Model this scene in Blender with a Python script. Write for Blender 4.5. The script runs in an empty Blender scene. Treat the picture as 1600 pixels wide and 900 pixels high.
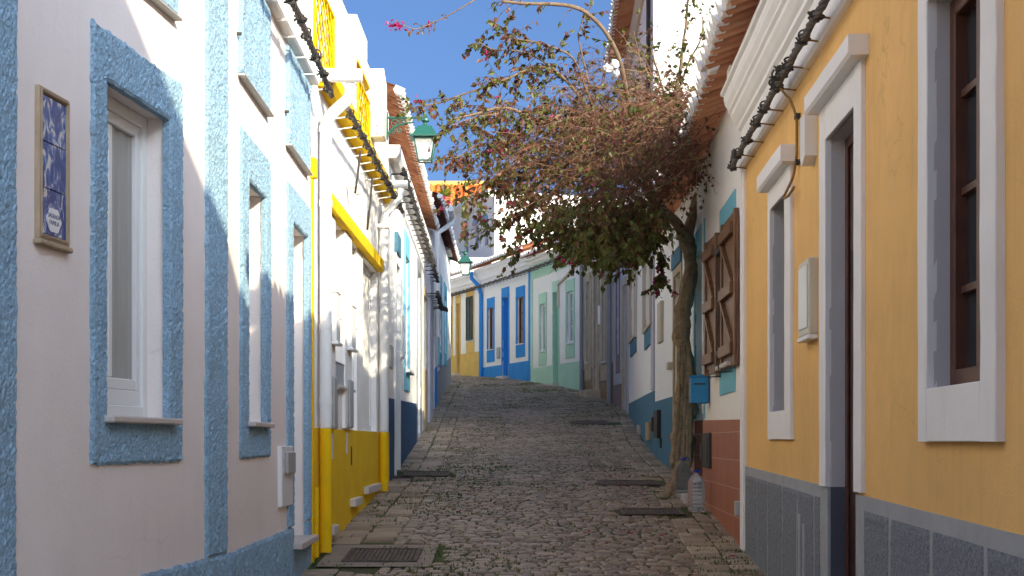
import bpy, math, random
from mathutils import Vector, Matrix, noise
random.seed(7)
R = math.radians
sc = bpy.context.scene
COL = sc.collection
F = 2200.0        # focal length in photo pixels (1600 wide)
VX, VY = 800.0, 690.0
EYE = 1.45

# ------------------------------------------------------------------ ground profile
GP = [(-400,-1.5),(-5,-1.48),(0,-1.45),(4,-1.33),(8,-1.12),(11,-.94),(14,-.73),(17.5,-.5),(21,-.24),(25,.115),(29.5,.62),
      (33,1.03),(37,1.47),(41,1.85),(46,2.18),(52,2.4),(60,2.6),(900,2.6)]
def interp(P, y):
    if y <= P[0][0]: return P[0][1]
    for (a, va), (b, vb) in zip(P, P[1:]):
        if y <= b:
            t = (y-a)/(b-a)
            return va+(vb-va)*t
    return P[-1][1]
def gz(y):
    # smoothed
    return EYE + (interp(GP, y-1.2)+interp(GP, y)*2+interp(GP, y+1.2))/4
LEFT = [(-20,-4.67),(7.4,-1.55),(11,-1.575),(17.45,-1.53),(28.6,-1.66),(38.6,-1.68),(39.4,-9),(60,-14)]
RIGHT = [(-20,.63),(2.5,1.552),(11.6,1.924),(16.5,2.12),(18.5,2.14),(24,2.18),(29.2,2.42),(31.6,2.27),(35,1.78),(39.1,.53),(43.3,-.98),(46.5,-2.3),(52,-5.5),(60,-11)]
def leftx(y): return interp(LEFT, y)
def rightx(y): return interp(RIGHT, y)

# ------------------------------------------------------------------ mesh builder
class MB:
    def __init__(s): s.v = []; s.f = []; s.c = None
    def q(s, *pts):
        b = len(s.v); s.v += [tuple(p) for p in pts]; s.f.append(tuple(range(b, b+len(pts))))
    def box(s, x0, x1, y0, y1, z0, z1):
        b = len(s.v)
        s.v += [(x0,y0,z0),(x1,y0,z0),(x1,y1,z0),(x0,y1,z0),(x0,y0,z1),(x1,y0,z1),(x1,y1,z1),(x0,y1,z1)]
        for f in ((0,3,2,1),(4,5,6,7),(0,1,5,4),(1,2,6,5),(2,3,7,6),(3,0,4,7)): s.f.append(tuple(b+i for i in f))
        return s
    def bbox(s, x0, x1, y0, y1, z0, z1, c=.004):
        """box with chamfered edges"""
        b = len(s.v)
        X = (x0, x1); Y = (y0, y1); Z = (z0, z1)
        idx = {}
        for i in (0,1):
            for j in (0,1):
                for k in (0,1):
                    sx = c if i == 0 else -c; sy = c if j == 0 else -c; sz = c if k == 0 else -c
                    for a, p in enumerate(((X[i], Y[j]+sy, Z[k]+sz), (X[i]+sx, Y[j], Z[k]+sz), (X[i]+sx, Y[j]+sy, Z[k]))):
                        idx[i,j,k,a] = len(s.v); s.v.append(p)
        g = idx
        for i in (0,1):
            s.f.append((g[i,0,0,0],g[i,1,0,0],g[i,1,1,0],g[i,0,1,0]))
            s.f.append((g[0,i,0,1],g[1,i,0,1],g[1,i,1,1],g[0,i,1,1]))
            s.f.append((g[0,0,i,2],g[1,0,i,2],g[1,1,i,2],g[0,1,i,2]))
        for i in (0,1):
            for j in (0,1):
                s.f.append((g[i,j,0,0],g[i,j,0,1],g[i,j,1,1],g[i,j,1,0]))
                s.f.append((g[i,0,j,0],g[i,0,j,2],g[i,1,j,2],g[i,1,j,0]))
                s.f.append((g[0,i,j,1],g[0,i,j,2],g[1,i,j,2],g[1,i,j,1]))
                for k in (0,1): s.f.append((g[i,j,k,0],g[i,j,k,1],g[i,j,k,2]))
        return s
    def tube(s, pts, rad, n=6, cap=True, wob=0, seed=0):
        pts = [Vector(p) for p in pts]
        if not hasattr(rad, '__len__'): rad = [rad]*len(pts)
        b = len(s.v); m = len(pts)
        t0 = (pts[1]-pts[0]).normalized()
        up = Vector((0,0,1)) if abs(t0.z) < .9 else Vector((1,0,0))
        nrm = t0.cross(up).normalized()
        for i, p in enumerate(pts):
            t = (pts[min(i+1,m-1)]-pts[max(i-1,0)])
            if t.length < 1e-9: t = t0
            t = t.normalized()
            nrm = (nrm - t*nrm.dot(t))
            nrm = nrm.normalized() if nrm.length > 1e-6 else t.orthogonal().normalized()
            bn = t.cross(nrm)
            for k in range(n):
                a = 2*math.pi*k/n
                d = nrm*math.cos(a)+bn*math.sin(a)
                r = rad[i]
                if wob: r *= 1+wob*noise.noise((p+d*rad[i])*5+Vector((seed,0,0)))+wob*.6*noise.noise((p+d*rad[i])*17)
                s.v.append(tuple(p+d*r))
        for i in range(m-1):
            for k in range(n):
                s.f.append((b+i*n+k, b+i*n+(k+1)%n, b+(i+1)*n+(k+1)%n, b+(i+1)*n+k))
        if cap:
            s.f.append(tuple(b+k for k in range(n))[::-1]); s.f.append(tuple(b+(m-1)*n+k for k in range(n)))
        return s
    def lathe(s, prof, c=(0,0,0), n=20, sq=False, rot=0):
        b = len(s.v)
        for r, z in prof:
            for k in range(n):
                a = 2*math.pi*k/n+rot
                s.v.append((c[0]+r*math.cos(a), c[1]+r*math.sin(a), c[2]+z))
        for i in range(len(prof)-1):
            for k in range(n):
                s.f.append((b+i*n+k, b+i*n+(k+1)%n, b+(i+1)*n+(k+1)%n, b+(i+1)*n+k))
        s.f.append(tuple(b+k for k in range(n))[::-1]); s.f.append(tuple(b+(len(prof)-1)*n+k for k in range(n)))
        return s
    def extrude(s, prof, u0, u1):
        """prof: (y,z) polygon, swept along x"""
        b = len(s.v); n = len(prof); m = max(1, int((u1-u0)/.3))
        for k in range(m+1):
            u = u0+(u1-u0)*k/m
            for y, z in prof:
                w = 0 if y > 0 else .004
                s.v.append((u, y+w*noise.noise(Vector((u*2.1, y*9, z*3))), z+w*noise.noise(Vector((u*2.1, y*9+4, z*3)))))
        for k in range(m):
            for i in range(n):
                j = (i+1) % n
                s.f.append((b+k*n+i, b+k*n+j, b+k*n+n+j, b+k*n+n+i))
        s.f.append(tuple(b+i for i in range(n))[::-1]); s.f.append(tuple(b+m*n+i for i in range(n)))
        return s
    def prism(s, pts, y0, y1):
        """pts: (x,z) polygon, swept along y"""
        b = len(s.v); n = len(pts)
        s.v += [(x,y0,z) for x, z in pts]+[(x,y1,z) for x, z in pts]
        for i in range(n):
            j = (i+1) % n
            s.f.append((b+i, b+n+i, b+n+j, b+j))
        s.f.append(tuple(b+i for i in range(n))); s.f.append(tuple(b+n+i for i in range(n))[::-1])
        return s
    def build(s, name, m, parent=None, smooth=False, loc=None, colors=None, recalc=True):
        me = bpy.data.meshes.new(name)
        me.from_pydata(s.v, [], s.f)
        if recalc and len(s.f) < 60000:
            import bmesh
            bm = bmesh.new(); bm.from_mesh(me)
            bmesh.ops.recalc_face_normals(bm, faces=bm.faces); bm.to_mesh(me); bm.free()
        me.materials.append(m)
        if smooth:
            me.polygons.foreach_set('use_smooth', [True]*len(me.polygons))
        if colors is not None:
            at = me.color_attributes.new('tone', 'FLOAT_COLOR', 'POINT')
            flat = []
            for c in colors: flat += [c, c, c, 1]
            at.data.foreach_set('color', flat)
        me.update()
        o = bpy.data.objects.new(name, me); COL.objects.link(o)
        if parent is not None: o.parent = parent
        if loc is not None: o.location = loc
        return o

def tag(o, label, cat, group=None, kind=None):
    o['label'] = label; o['category'] = cat
    if group: o['group'] = group
    if kind: o['kind'] = kind
    return o
def empty(name, loc, label, cat, group=None, rz=0):
    o = bpy.data.objects.new(name, None); COL.objects.link(o)
    o.empty_display_size = .2
    o.location = loc; o.rotation_euler = (0,0,rz)
    return tag(o, label, cat, group)
def struct(o): o['kind'] = 'structure'; return o

# ------------------------------------------------------------------ materials
def newmat(name):
    m = bpy.data.materials.new(name); m.use_nodes = True
    nt = m.node_tree
    return m, nt, nt.nodes['Principled BSDF']
def N(nt, t, **kw):
    n = nt.nodes.new(t)
    for k, v in kw.items():
        if k.startswith('i_'):
            n.inputs[k[2:].replace('_', ' ')].default_value = v
        else: setattr(n, k, v)
    return n
def mat(name, col, rough=.85, var=.08, scale=2.5, bump=.25, bscale=90, streak=.0, tint=None, spec=.3, bdist=.004, crack=0, grime=0, speck=0):
    m, nt, b = newmat(name)
    L = nt.links
    tc = N(nt, 'ShaderNodeTexCoord')
    n1 = N(nt, 'ShaderNodeTexNoise', i_Scale=scale, i_Detail=6.0, i_Roughness=.62)
    L.new(tc.outputs['Object'], n1.inputs['Vector'])
    ramp = N(nt, 'ShaderNodeValToRGB')
    t = tint or (.8,.78,.74)
    ramp.color_ramp.elements[0].position = .3; ramp.color_ramp.elements[1].position = .7
    ramp.color_ramp.elements[0].color = (*[c*(1-var*2*(1-k*.5)) for c, k in zip(col, t)], 1)
    ramp.color_ramp.elements[1].color = (*[min(c*(1+var*.5), .95) for c in col], 1)
    L.new(n1.outputs['Fac'], ramp.inputs['Fac'])
    out = ramp.outputs['Color']
    if streak:
        mp = N(nt, 'ShaderNodeMapping'); mp.inputs['Scale'].default_value = (7, 7, .55)
        L.new(tc.outputs['Object'], mp.inputs['Vector'])
        n2 = N(nt, 'ShaderNodeTexNoise', i_Scale=1.6, i_Detail=7.0, i_Roughness=.65)
        L.new(mp.outputs['Vector'], n2.inputs['Vector'])
        r2 = N(nt, 'ShaderNodeValToRGB')
        r2.color_ramp.elements[0].position = .52; r2.color_ramp.elements[1].position = .78
        r2.color_ramp.elements[0].color = (0,0,0,1); r2.color_ramp.elements[1].color = (streak,)*3+(1,)
        L.new(n2.outputs['Fac'], r2.inputs['Fac'])
        mx = N(nt, 'ShaderNodeMix', data_type='RGBA', blend_type='MIX')
        L.new(r2.outputs['Color'], mx.inputs['Factor']); L.new(out, mx.inputs['A'])
        mx.inputs['B'].default_value = (*[c*.45*k for c, k in zip(col, (1,.93,.85))], 1)
        out = mx.outputs['Result']
    if crack:
        vn = N(nt, 'ShaderNodeTexVoronoi', feature='DISTANCE_TO_EDGE', i_Scale=.9)
        nz = N(nt, 'ShaderNodeTexNoise', i_Scale=3.0, i_Detail=6.0); L.new(tc.outputs['Object'], nz.inputs['Vector'])
        av = N(nt, 'ShaderNodeVectorMath', operation='MULTIPLY_ADD'); av.inputs[1].default_value = (.55,.55,.55)
        L.new(nz.outputs['Color'], av.inputs[0]); L.new(tc.outputs['Object'], av.inputs[2]); L.new(av.outputs[0], vn.inputs['Vector'])
        cr = N(nt, 'ShaderNodeMapRange'); cr.inputs['From Min'].default_value = .0; cr.inputs['From Max'].default_value = .006
        cr.inputs['To Min'].default_value = crack; cr.inputs['To Max'].default_value = 0.0; L.new(vn.outputs['Distance'], cr.inputs['Value'])
        ng = N(nt, 'ShaderNodeTexNoise', i_Scale=.8, i_Detail=2.0); L.new(tc.outputs['Object'], ng.inputs['Vector'])
        gt_ = N(nt, 'ShaderNodeMapRange'); gt_.inputs['From Min'].default_value = .5; gt_.inputs['From Max'].default_value = .6; L.new(ng.outputs['Fac'], gt_.inputs['Value'])
        mu_ = N(nt, 'ShaderNodeMath', operation='MULTIPLY'); L.new(cr.outputs[0], mu_.inputs[0]); L.new(gt_.outputs[0], mu_.inputs[1])
        mc = N(nt, 'ShaderNodeMix', data_type='RGBA'); L.new(mu_.outputs[0], mc.inputs['Factor']); L.new(out, mc.inputs['A'])
        mc.inputs['B'].default_value = (*[c*.4 for c in col], 1); out = mc.outputs['Result']
    if speck:  # dark flecks painted for dirt and tiny shadows in the roughcast pits
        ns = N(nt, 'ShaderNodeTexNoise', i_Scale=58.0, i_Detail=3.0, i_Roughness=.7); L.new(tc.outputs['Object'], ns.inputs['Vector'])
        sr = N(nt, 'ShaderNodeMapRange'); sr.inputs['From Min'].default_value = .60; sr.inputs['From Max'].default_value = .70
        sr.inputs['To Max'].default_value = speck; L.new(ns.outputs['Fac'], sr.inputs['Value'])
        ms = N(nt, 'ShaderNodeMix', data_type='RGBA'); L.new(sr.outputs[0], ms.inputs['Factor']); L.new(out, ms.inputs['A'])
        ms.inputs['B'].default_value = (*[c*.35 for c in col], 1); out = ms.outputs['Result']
    if grime:
        ng = N(nt, 'ShaderNodeTexNoise', i_Scale=3.5, i_Detail=8.0, i_Roughness=.7); L.new(tc.outputs['Object'], ng.inputs['Vector'])
        gr_ = N(nt, 'ShaderNodeMapRange'); gr_.inputs['From Min'].default_value = .48; gr_.inputs['From Max'].default_value = .72
        gr_.inputs['To Max'].default_value = grime; L.new(ng.outputs['Fac'], gr_.inputs['Value'])
        mg = N(nt, 'ShaderNodeMix', data_type='RGBA'); L.new(gr_.outputs[0], mg.inputs['Factor']); L.new(out, mg.inputs['A'])
        mg.inputs['B'].default_value = (.20,.17,.14,1); out = mg.outputs['Result']
    L.new(out, b.inputs['Base Color'])
    b.inputs['Roughness'].default_value = rough
    b.inputs['Specular IOR Level'].default_value = spec
    if bump:
        n3 = N(nt, 'ShaderNodeTexNoise', i_Scale=bscale, i_Detail=4.0)
        n4 = N(nt, 'ShaderNodeTexNoise', i_Scale=bscale*.12, i_Detail=3.0)
        L.new(tc.outputs['Object'], n3.inputs['Vector']); L.new(tc.outputs['Object'], n4.inputs['Vector'])
        ad = N(nt, 'ShaderNodeMath', operation='MULTIPLY_ADD'); ad.inputs[1].default_value = 1.6
        L.new(n4.outputs['Fac'], ad.inputs[0]); L.new(n3.outputs['Fac'], ad.inputs[2])
        bp = N(nt, 'ShaderNodeBump'); bp.inputs['Strength'].default_value = bump; bp.inputs['Distance'].default_value = bdist
        L.new(ad.outputs[0], bp.inputs['Height']); L.new(bp.outputs['Normal'], b.inputs['Normal'])
    return m
M = {}
M['white'] = mat('whitewashed plaster', (.86,.835,.81), var=.05, streak=.10, bump=.35)
M['farwhite'] = mat('fresh whitewash', (.90,.885,.86), var=.03, streak=.06, bump=.3)
M['pinkwhite'] = mat('warm white plaster', (.87,.785,.75), var=.06, scale=1.2, streak=.07, bump=.55, bscale=60, crack=.2)
M['paint_white'] = mat('white painted trim', (.86,.845,.83), var=.05, bump=.2, streak=.10)
M['trim_lilac'] = mat('white casing paint', (.84,.81,.79), var=.05, bump=.3, streak=.08)
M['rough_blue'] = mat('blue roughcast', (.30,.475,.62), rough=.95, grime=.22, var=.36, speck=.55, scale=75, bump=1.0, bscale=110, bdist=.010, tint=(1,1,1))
M['amber'] = mat('amber wall paint', (.88,.51,.185), var=.11, scale=.9, streak=.22, bump=.5, crack=.35, grime=.10)
M['yellow'] = mat('yellow paint', (.86,.53,.015), var=.08, streak=.2, bump=.35, grime=.10)
M['navy'] = mat('dark blue paint', (.03,.085,.17), var=.14, streak=.15)
M['teal'] = mat('teal paint', (.065,.19,.28), var=.14, scale=4, streak=.2)
M['blue'] = mat('bright blue paint', (.02,.29,.74), var=.1, streak=.1)
M['skyblue'] = mat('light blue paint', (.17,.48,.62), var=.08)
M['tealdoor'] = mat('turquoise door paint', (.06,.30,.40), var=.08, rough=.5)
M['boxblue'] = mat('blue enamel', (.02,.22,.46), var=.05, rough=.4, bump=0)
M['green'] = mat('pale green paint', (.46,.73,.56), var=.06, streak=.08)
M['greendoor'] = mat('green door paint', (.16,.34,.20), var=.1, rough=.55)
M['ochre'] = mat('ochre paint', (.78,.50,.15), var=.1, scale=3, streak=.12)
M['ochredoor'] = mat('ochre door paint', (.42,.27,.05), var=.1, rough=.5)
M['darkgreen'] = mat('dark green shutter paint', (.035,.06,.05), var=.2, rough=.5)
M['greygran'] = mat('smooth grey render', (.37,.38,.40), var=.12, scale=6, bump=.3)
M['darkreveal'] = mat('dark grey paint', (.095,.10,.125), var=.12)
M['greyrough'] = mat('rough grey render', (.25,.265,.30), rough=.95, var=.42, scale=55, bump=1.0, bscale=110, bdist=.012, tint=(1,1,1))
M['jamb'] = mat('jamb plaster', (.56,.53,.53), var=.06, bump=.6, bscale=45)
M['marble'] = mat('pale marble', (.62,.55,.51), rough=.5, var=.1, bump=.1)
M['pvc'] = mat('white plastic', (.78,.78,.77), rough=.35, var=.02, bump=0)
M['cream'] = mat('cream plastic', (.62,.58,.47), rough=.4, var=.05, bump=0)
M['greybox'] = mat('grey plastic', (.40,.40,.39), rough=.5, var=.06, bump=0)
M['beige'] = mat('beige painted shutter', (.52,.45,.36), var=.08, rough=.7)
M['tan'] = mat('tan painted door', (.42,.32,.20), var=.1, rough=.7)
M['stone'] = mat('weathered stone', (.55,.44,.32), var=.2, scale=5, bump=.6, streak=.3)
M['cracked'] = mat('weathered cream render', (.72,.63,.50), var=.14, scale=3, bump=.5, streak=.4)
M['brown'] = mat('brown dado tile', (.28,.155,.075), var=.2, scale=6, rough=.5)
M['brownwood'] = mat('brown stained wood', (.115,.045,.028), var=.25, scale=9, rough=.45, bump=.3)
M['darkwood'] = mat('dark brown door wood', (.055,.022,.018), var=.2, scale=9, rough=.4, bump=.2)
M['mauve'] = mat('mauve paint', (.26,.18,.18), var=.1)
M['lilac'] = mat('lilac grey paint', (.50,.49,.56), var=.08)
M['metal'] = mat('galvanised metal', (.30,.31,.33), rough=.45, var=.15, bump=.1)
M['grate'] = mat('rusted drain iron', (.125,.095,.08), rough=.7, var=.3, scale=18, bump=.4)
M['iron'] = mat('cast iron', (.055,.05,.048), rough=.6, var=.2, scale=20, bump=.4)
M['black'] = mat('black cable sheath', (.05,.046,.044), rough=.6, var=.2, scale=20, bump=0)
M['cable'] = mat('weathered grey cable', (.12,.105,.095), rough=.75, var=.25, scale=30, bump=.2)
M['lampgreen'] = mat('green lamp paint', (.012,.095,.075), rough=.35, var=.1, bump=.05, spec=.5)
M['mortar'] = mat('whitewashed tile ends', (.76,.72,.69), var=.1, scale=15, bump=.5)
M['terrapot'] = mat('terracotta', (.36,.13,.06), var=.15)
M['rust'] = mat('rusty bracket', (.33,.19,.07), var=.2, scale=20)
M['curtain'] = mat('grey net curtain', (.46,.45,.43), var=.05, bump=0)
M['interior'] = mat('dark room', (.03,.03,.03), var=.1, bump=0)
M['slab'] = mat('concrete slab', (.30,.25,.20), var=.15, scale=6, bump=.5)
M['bark'] = mat('bougainvillea bark', (.34,.24,.16), rough=.9, var=.35, scale=14, bump=1.0, bscale=50, bdist=.015)
M['branchbark'] = mat('brown branch bark', (.20,.135,.09), rough=.9, var=.3, scale=14, bump=.6, bscale=50)
M['twig'] = mat('dry twig', (.15,.072,.044), rough=.9, var=.35, scale=6, bump=0)
M['twig2'] = mat('pale dry twig', (.24,.145,.09), rough=.9, var=.3, scale=6, bump=0)
M['bag'] = mat('thin white plastic', (.72,.74,.78), rough=.4, var=.05, bump=0)

# wood planks for the shutters
def wood(name, c1, c2, s=(22,22,1.5)):
    m, nt, b = newmat(name); L = nt.links
    tc = N(nt, 'ShaderNodeTexCoord'); mp = N(nt, 'ShaderNodeMapping'); mp.inputs['Scale'].default_value = s
    L.new(tc.outputs['Object'], mp.inputs['Vector'])
    n1 = N(nt, 'ShaderNodeTexNoise', i_Scale=2.0, i_Detail=8.0, i_Distortion=.6); L.new(mp.outputs['Vector'], n1.inputs['Vector'])
    r = N(nt, 'ShaderNodeValToRGB'); r.color_ramp.elements[0].position = .35; r.color_ramp.elements[1].position = .68
    r.color_ramp.elements[0].color = (*c1,1); r.color_ramp.elements[1].color = (*c2,1)
    L.new(n1.outputs['Fac'], r.inputs['Fac']); L.new(r.outputs['Color'], b.inputs['Base Color'])
    b.inputs['Roughness'].default_value = .5
    bp = N(nt, 'ShaderNodeBump'); bp.inputs['Strength'].default_value = .3; bp.inputs['Distance'].default_value = .003
    L.new(n1.outputs['Fac'], bp.inputs['Height']); L.new(bp.outputs['Normal'], b.inputs['Normal'])
    return m
M['shutterwood'] = wood('oiled shutter wood', (.10,.045,.022), (.27,.125,.06))

def glassmat(name, col, rough=.04):
    m, nt, b = newmat(name)
    b.inputs['Base Color'].default_value = (*col,1); b.inputs['Roughness'].default_value = rough
    b.inputs['Specular IOR Level'].default_value = .8
    return m
M['pane'] = glassmat('dark window glass', (.035,.042,.05))
M['paneblue'] = glassmat('pale window glass', (.20,.25,.32), .08)
M['curtain_pane'] = glassmat('net curtain seen through glass', (.33,.33,.31), .35)
M['lit_pane'] = glassmat('net curtained glass', (.42,.44,.45), .12)
m, nt, b = newmat('clear glass'); M['glass'] = m
_t = N(nt, 'ShaderNodeBsdfTransparent'); _g = N(nt, 'ShaderNodeBsdfGlossy'); _g.inputs['Roughness'].default_value = .03
_l = N(nt, 'ShaderNodeLayerWeight'); _l.inputs['Blend'].default_value = .25; _x = N(nt, 'ShaderNodeMixShader')
nt.links.new(_l.outputs['Fresnel'], _x.inputs[0]); nt.links.new(_t.outputs[0], _x.inputs[1]); nt.links.new(_g.outputs[0], _x.inputs[2])
nt.links.new(_x.outputs[0], nt.nodes['Material Output'].inputs['Surface'])
m, nt, b = newmat('frosted lamp glass'); M['lampglass'] = m
b.inputs['Base Color'].default_value = (.72,.76,.74,1); b.inputs['Roughness'].default_value = .2
_t = N(nt, 'ShaderNodeBsdfTransparent'); _x = N(nt, 'ShaderNodeMixShader'); _x.inputs[0].default_value = .42
nt.links.new(_t.outputs[0], _x.inputs[1]); nt.links.new(b.outputs[0], _x.inputs[2]); nt.links.new(_x.outputs[0], nt.nodes['Material Output'].inputs['Surface'])
m, nt, b = newmat('clear bottle plastic'); M['pet'] = m
b.inputs['Base Color'].default_value = (.80,.88,.95,1); b.inputs['Roughness'].default_value = .12
b.inputs['Transmission Weight'].default_value = .85; b.inputs['IOR'].default_value = 1.15
m, nt, b = newmat('smoky bottle plastic'); M['petdark'] = m
b.inputs['Base Color'].default_value = (.62,.66,.74,1); b.inputs['Roughness'].default_value = .12
b.inputs['Transmission Weight'].default_value = .92; b.inputs['IOR'].default_value = 1.15
M['capblue'] = mat('blue bottle cap', (.02,.05,.35), rough=.35, var=.05, bump=0)

# roof tiles: random tone per tile in object space
def tilemat(name, cols, lich=.0):
    m, nt, b = newmat(name); L = nt.links
    tc = N(nt, 'ShaderNodeTexCoord')
    mp = N(nt, 'ShaderNodeMapping'); mp.inputs['Scale'].default_value = (1/.21, 1/.38, 1)
    L.new(tc.outputs['Object'], mp.inputs['Vector'])
    sn = N(nt, 'ShaderNodeVectorMath', operation='FLOOR'); L.new(mp.outputs['Vector'], sn.inputs[0])
    wn = N(nt, 'ShaderNodeTexWhiteNoise', noise_dimensions='2D'); L.new(sn.outputs[0], wn.inputs['Vector'])
    n1 = N(nt, 'ShaderNodeTexNoise', i_Scale=9.0, i_Detail=6.0); L.new(tc.outputs['Object'], n1.inputs['Vector'])
    ad = N(nt, 'ShaderNodeMath', operation='MULTIPLY_ADD'); ad.inputs[1].default_value = .55
    mu = N(nt, 'ShaderNodeMath', operation='MULTIPLY'); mu.inputs[1].default_value = .5
    L.new(n1.outputs['Fac'], mu.inputs[0]); L.new(wn.outputs['Value'], ad.inputs[0]); L.new(mu.outputs[0], ad.inputs[2])
    r = N(nt, 'ShaderNodeValToRGB'); e = r.color_ramp.elements
    e[0].position = .15; e[0].color = (*cols[0],1); e[1].position = .85; e[1].color = (*cols[2],1)
    k = e.new(.5); k.color = (*cols[1],1)
    L.new(ad.outputs[0], r.inputs['Fac'])
    out = r.outputs['Color']
    if lich:
        n2 = N(nt, 'ShaderNodeTexNoise', i_Scale=5.0, i_Detail=8.0, i_Roughness=.7); L.new(tc.outputs['Object'], n2.inputs['Vector'])
        r2 = N(nt, 'ShaderNodeValToRGB'); r2.color_ramp.elements[0].position = .56; r2.color_ramp.elements[1].position = .66
        r2.color_ramp.elements[0].color = (0,0,0,1); r2.color_ramp.elements[1].color = (lich,)*3+(1,)
        L.new(n2.outputs['Fac'], r2.inputs['Fac'])
        mx = N(nt, 'ShaderNodeMix', data_type='RGBA'); L.new(r2.outputs['Color'], mx.inputs['Factor'])
        L.new(out, mx.inputs['A']); mx.inputs['B'].default_value = (.30,.26,.20,1); out = mx.outputs['Result']
    L.new(out, b.inputs['Base Color']); b.inputs['Roughness'].default_value = .85
    bp = N(nt, 'ShaderNodeBump'); bp.inputs['Strength'].default_value = .4; bp.inputs['Distance'].default_value = .006
    n3 = N(nt, 'ShaderNodeTexNoise', i_Scale=60.0, i_Detail=3.0); L.new(tc.outputs['Object'], n3.inputs['Vector'])
    L.new(n3.outputs['Fac'], bp.inputs['Height']); L.new(bp.outputs['Normal'], b.inputs['Normal'])
    return m
M['tile'] = tilemat('terracotta roof tile', ((.26,.085,.04),(.40,.15,.07),(.50,.22,.11)), .3)
M['tileorange'] = tilemat('orange roof tile', ((.50,.11,.02),(.62,.16,.03),(.72,.24,.05)), .25)
M['tiledark'] = tilemat('maroon roof tile', ((.10,.03,.02),(.14,.04,.03),(.18,.06,.04)))

# terracotta dado tiles with pale grout
def dadotile():
    m, nt, b = newmat('terracotta wall tile'); L = nt.links
    tc = N(nt, 'ShaderNodeTexCoord')
    mp = N(nt, 'ShaderNodeMapping'); mp.inputs['Rotation'].default_value = (R(90),0,0)
    L.new(tc.outputs['Object'], mp.inputs['Vector'])
    br = N(nt, 'ShaderNodeTexBrick', offset=0.0)
    br.inputs['Scale'].default_value = 1.0; br.inputs['Mortar Size'].default_value = .004; br.inputs['Mortar Smooth'].default_value = .2
    br.inputs['Brick Width'].default_value = .30; br.inputs['Row Height'].default_value = .245
    br.inputs['Color1'].default_value = (.40,.115,.06,1); br.inputs['Color2'].default_value = (.47,.148,.076,1)
    br.inputs['Mortar'].default_value = (.62,.40,.29,1)
    L.new(mp.outputs['Vector'], br.inputs['Vector'])
    n1 = N(nt, 'ShaderNodeTexNoise', i_Scale=12.0, i_Detail=6.0); L.new(tc.outputs['Object'], n1.inputs['Vector'])
    mx = N(nt, 'ShaderNodeMix', data_type='RGBA', blend_type='MULTIPLY'); mx.inputs['Factor'].default_value = .35
    L.new(br.outputs['Color'], mx.inputs['A']); L.new(n1.outputs['Color'], mx.inputs['B'])
    L.new(mx.outputs['Result'], b.inputs['Base Color']); b.inputs['Roughness'].default_value = .55
    bp = N(nt, 'ShaderNodeBump'); bp.inputs['Strength'].default_value = .4; bp.inputs['Distance'].default_value = .004; bp.invert = True
    L.new(br.outputs['Fac'], bp.inputs['Height']); L.new(bp.outputs['Normal'], b.inputs['Normal'])
    return m
M['dadotile'] = dadotile()

# azulejo
def azulejo():
    m, nt, b = newmat('blue and white glazed tile'); L = nt.links
    tc = N(nt, 'ShaderNodeTexCoord')
    mp = N(nt, 'ShaderNodeMapping'); mp.inputs['Scale'].default_value = (1,1,.55); L.new(tc.outputs['Object'], mp.inputs['Vector'])
    n1 = N(nt, 'ShaderNodeTexNoise', i_Scale=24.0, i_Detail=6.0, i_Distortion=1.4); L.new(mp.outputs['Vector'], n1.inputs['Vector'])
    r = N(nt, 'ShaderNodeValToRGB'); e = r.color_ramp.elements
    e[0].position = .45; e[0].color = (.018,.06,.24,1); e[1].position = .64; e[1].color = (.62,.62,.60,1)
    k = e.new(.54); k.color = (.07,.15,.40,1)
    L.new(n1.outputs['Fac'], r.inputs['Fac']); L.new(r.outputs['Color'], b.inputs['Base Color']); b.inputs['Roughness'].default_value = .15
    return m
M['azulejo'] = azulejo()

# stones and street bed
def stonemat(name, lo, mid, hi, rough=.42):
    m, nt, b = newmat(name); L = nt.links
    at = N(nt, 'ShaderNodeVertexColor', layer_name='tone')
    tc = N(nt, 'ShaderNodeTexCoord')
    n1 = N(nt, 'ShaderNodeTexNoise', i_Scale=26.0, i_Detail=7.0, i_Roughness=.65); L.new(tc.outputs['Object'], n1.inputs['Vector'])
    n0 = N(nt, 'ShaderNodeTexNoise', i_Scale=.9, i_Detail=3.0); L.new(tc.outputs['Object'], n0.inputs['Vector'])
    ad = N(nt, 'ShaderNodeMath', operation='MULTIPLY_ADD'); ad.inputs[1].default_value = .5; ad.inputs[2].default_value = 0
    a2 = N(nt, 'ShaderNodeMath', operation='MULTIPLY_ADD'); a2.inputs[1].default_value = .35
    a3 = N(nt, 'ShaderNodeMath', operation='MULTIPLY_ADD'); a3.inputs[1].default_value = .35
    L.new(at.outputs['Color'], ad.inputs[0]); L.new(n1.outputs['Fac'], a2.inputs[0]); L.new(ad.outputs[0], a2.inputs[2])
    L.new(n0.outputs['Fac'], a3.inputs[0]); L.new(a2.outputs[0], a3.inputs[2])
    r = N(nt, 'ShaderNodeValToRGB'); e = r.color_ramp.elements
    e[0].position = .3; e[0].color = (*lo,1); e[1].position = .9; e[1].color = (*hi,1); k = e.new(.6); k.color = (*mid,1)
    L.new(a3.outputs[0], r.inputs['Fac']); L.new(r.outputs['Color'], b.inputs['Base Color'])
    b.inputs['Roughness'].default_value = rough; b.inputs['Specular IOR Level'].default_value = .4
    n2 = N(nt, 'ShaderNodeTexNoise', i_Scale=40.0, i_Detail=5.0); L.new(tc.outputs['Object'], n2.inputs['Vector'])
    bp = N(nt, 'ShaderNodeBump'); bp.inputs['Strength'].default_value = .6; bp.inputs['Distance'].default_value = .012
    L.new(n2.outputs['Fac'], bp.inputs['Height']); L.new(bp.outputs['Normal'], b.inputs['Normal'])
    return m
M['cobble'] = stonemat('worn cobble', (.15,.105,.07), (.25,.182,.126), (.39,.295,.215))
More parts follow.
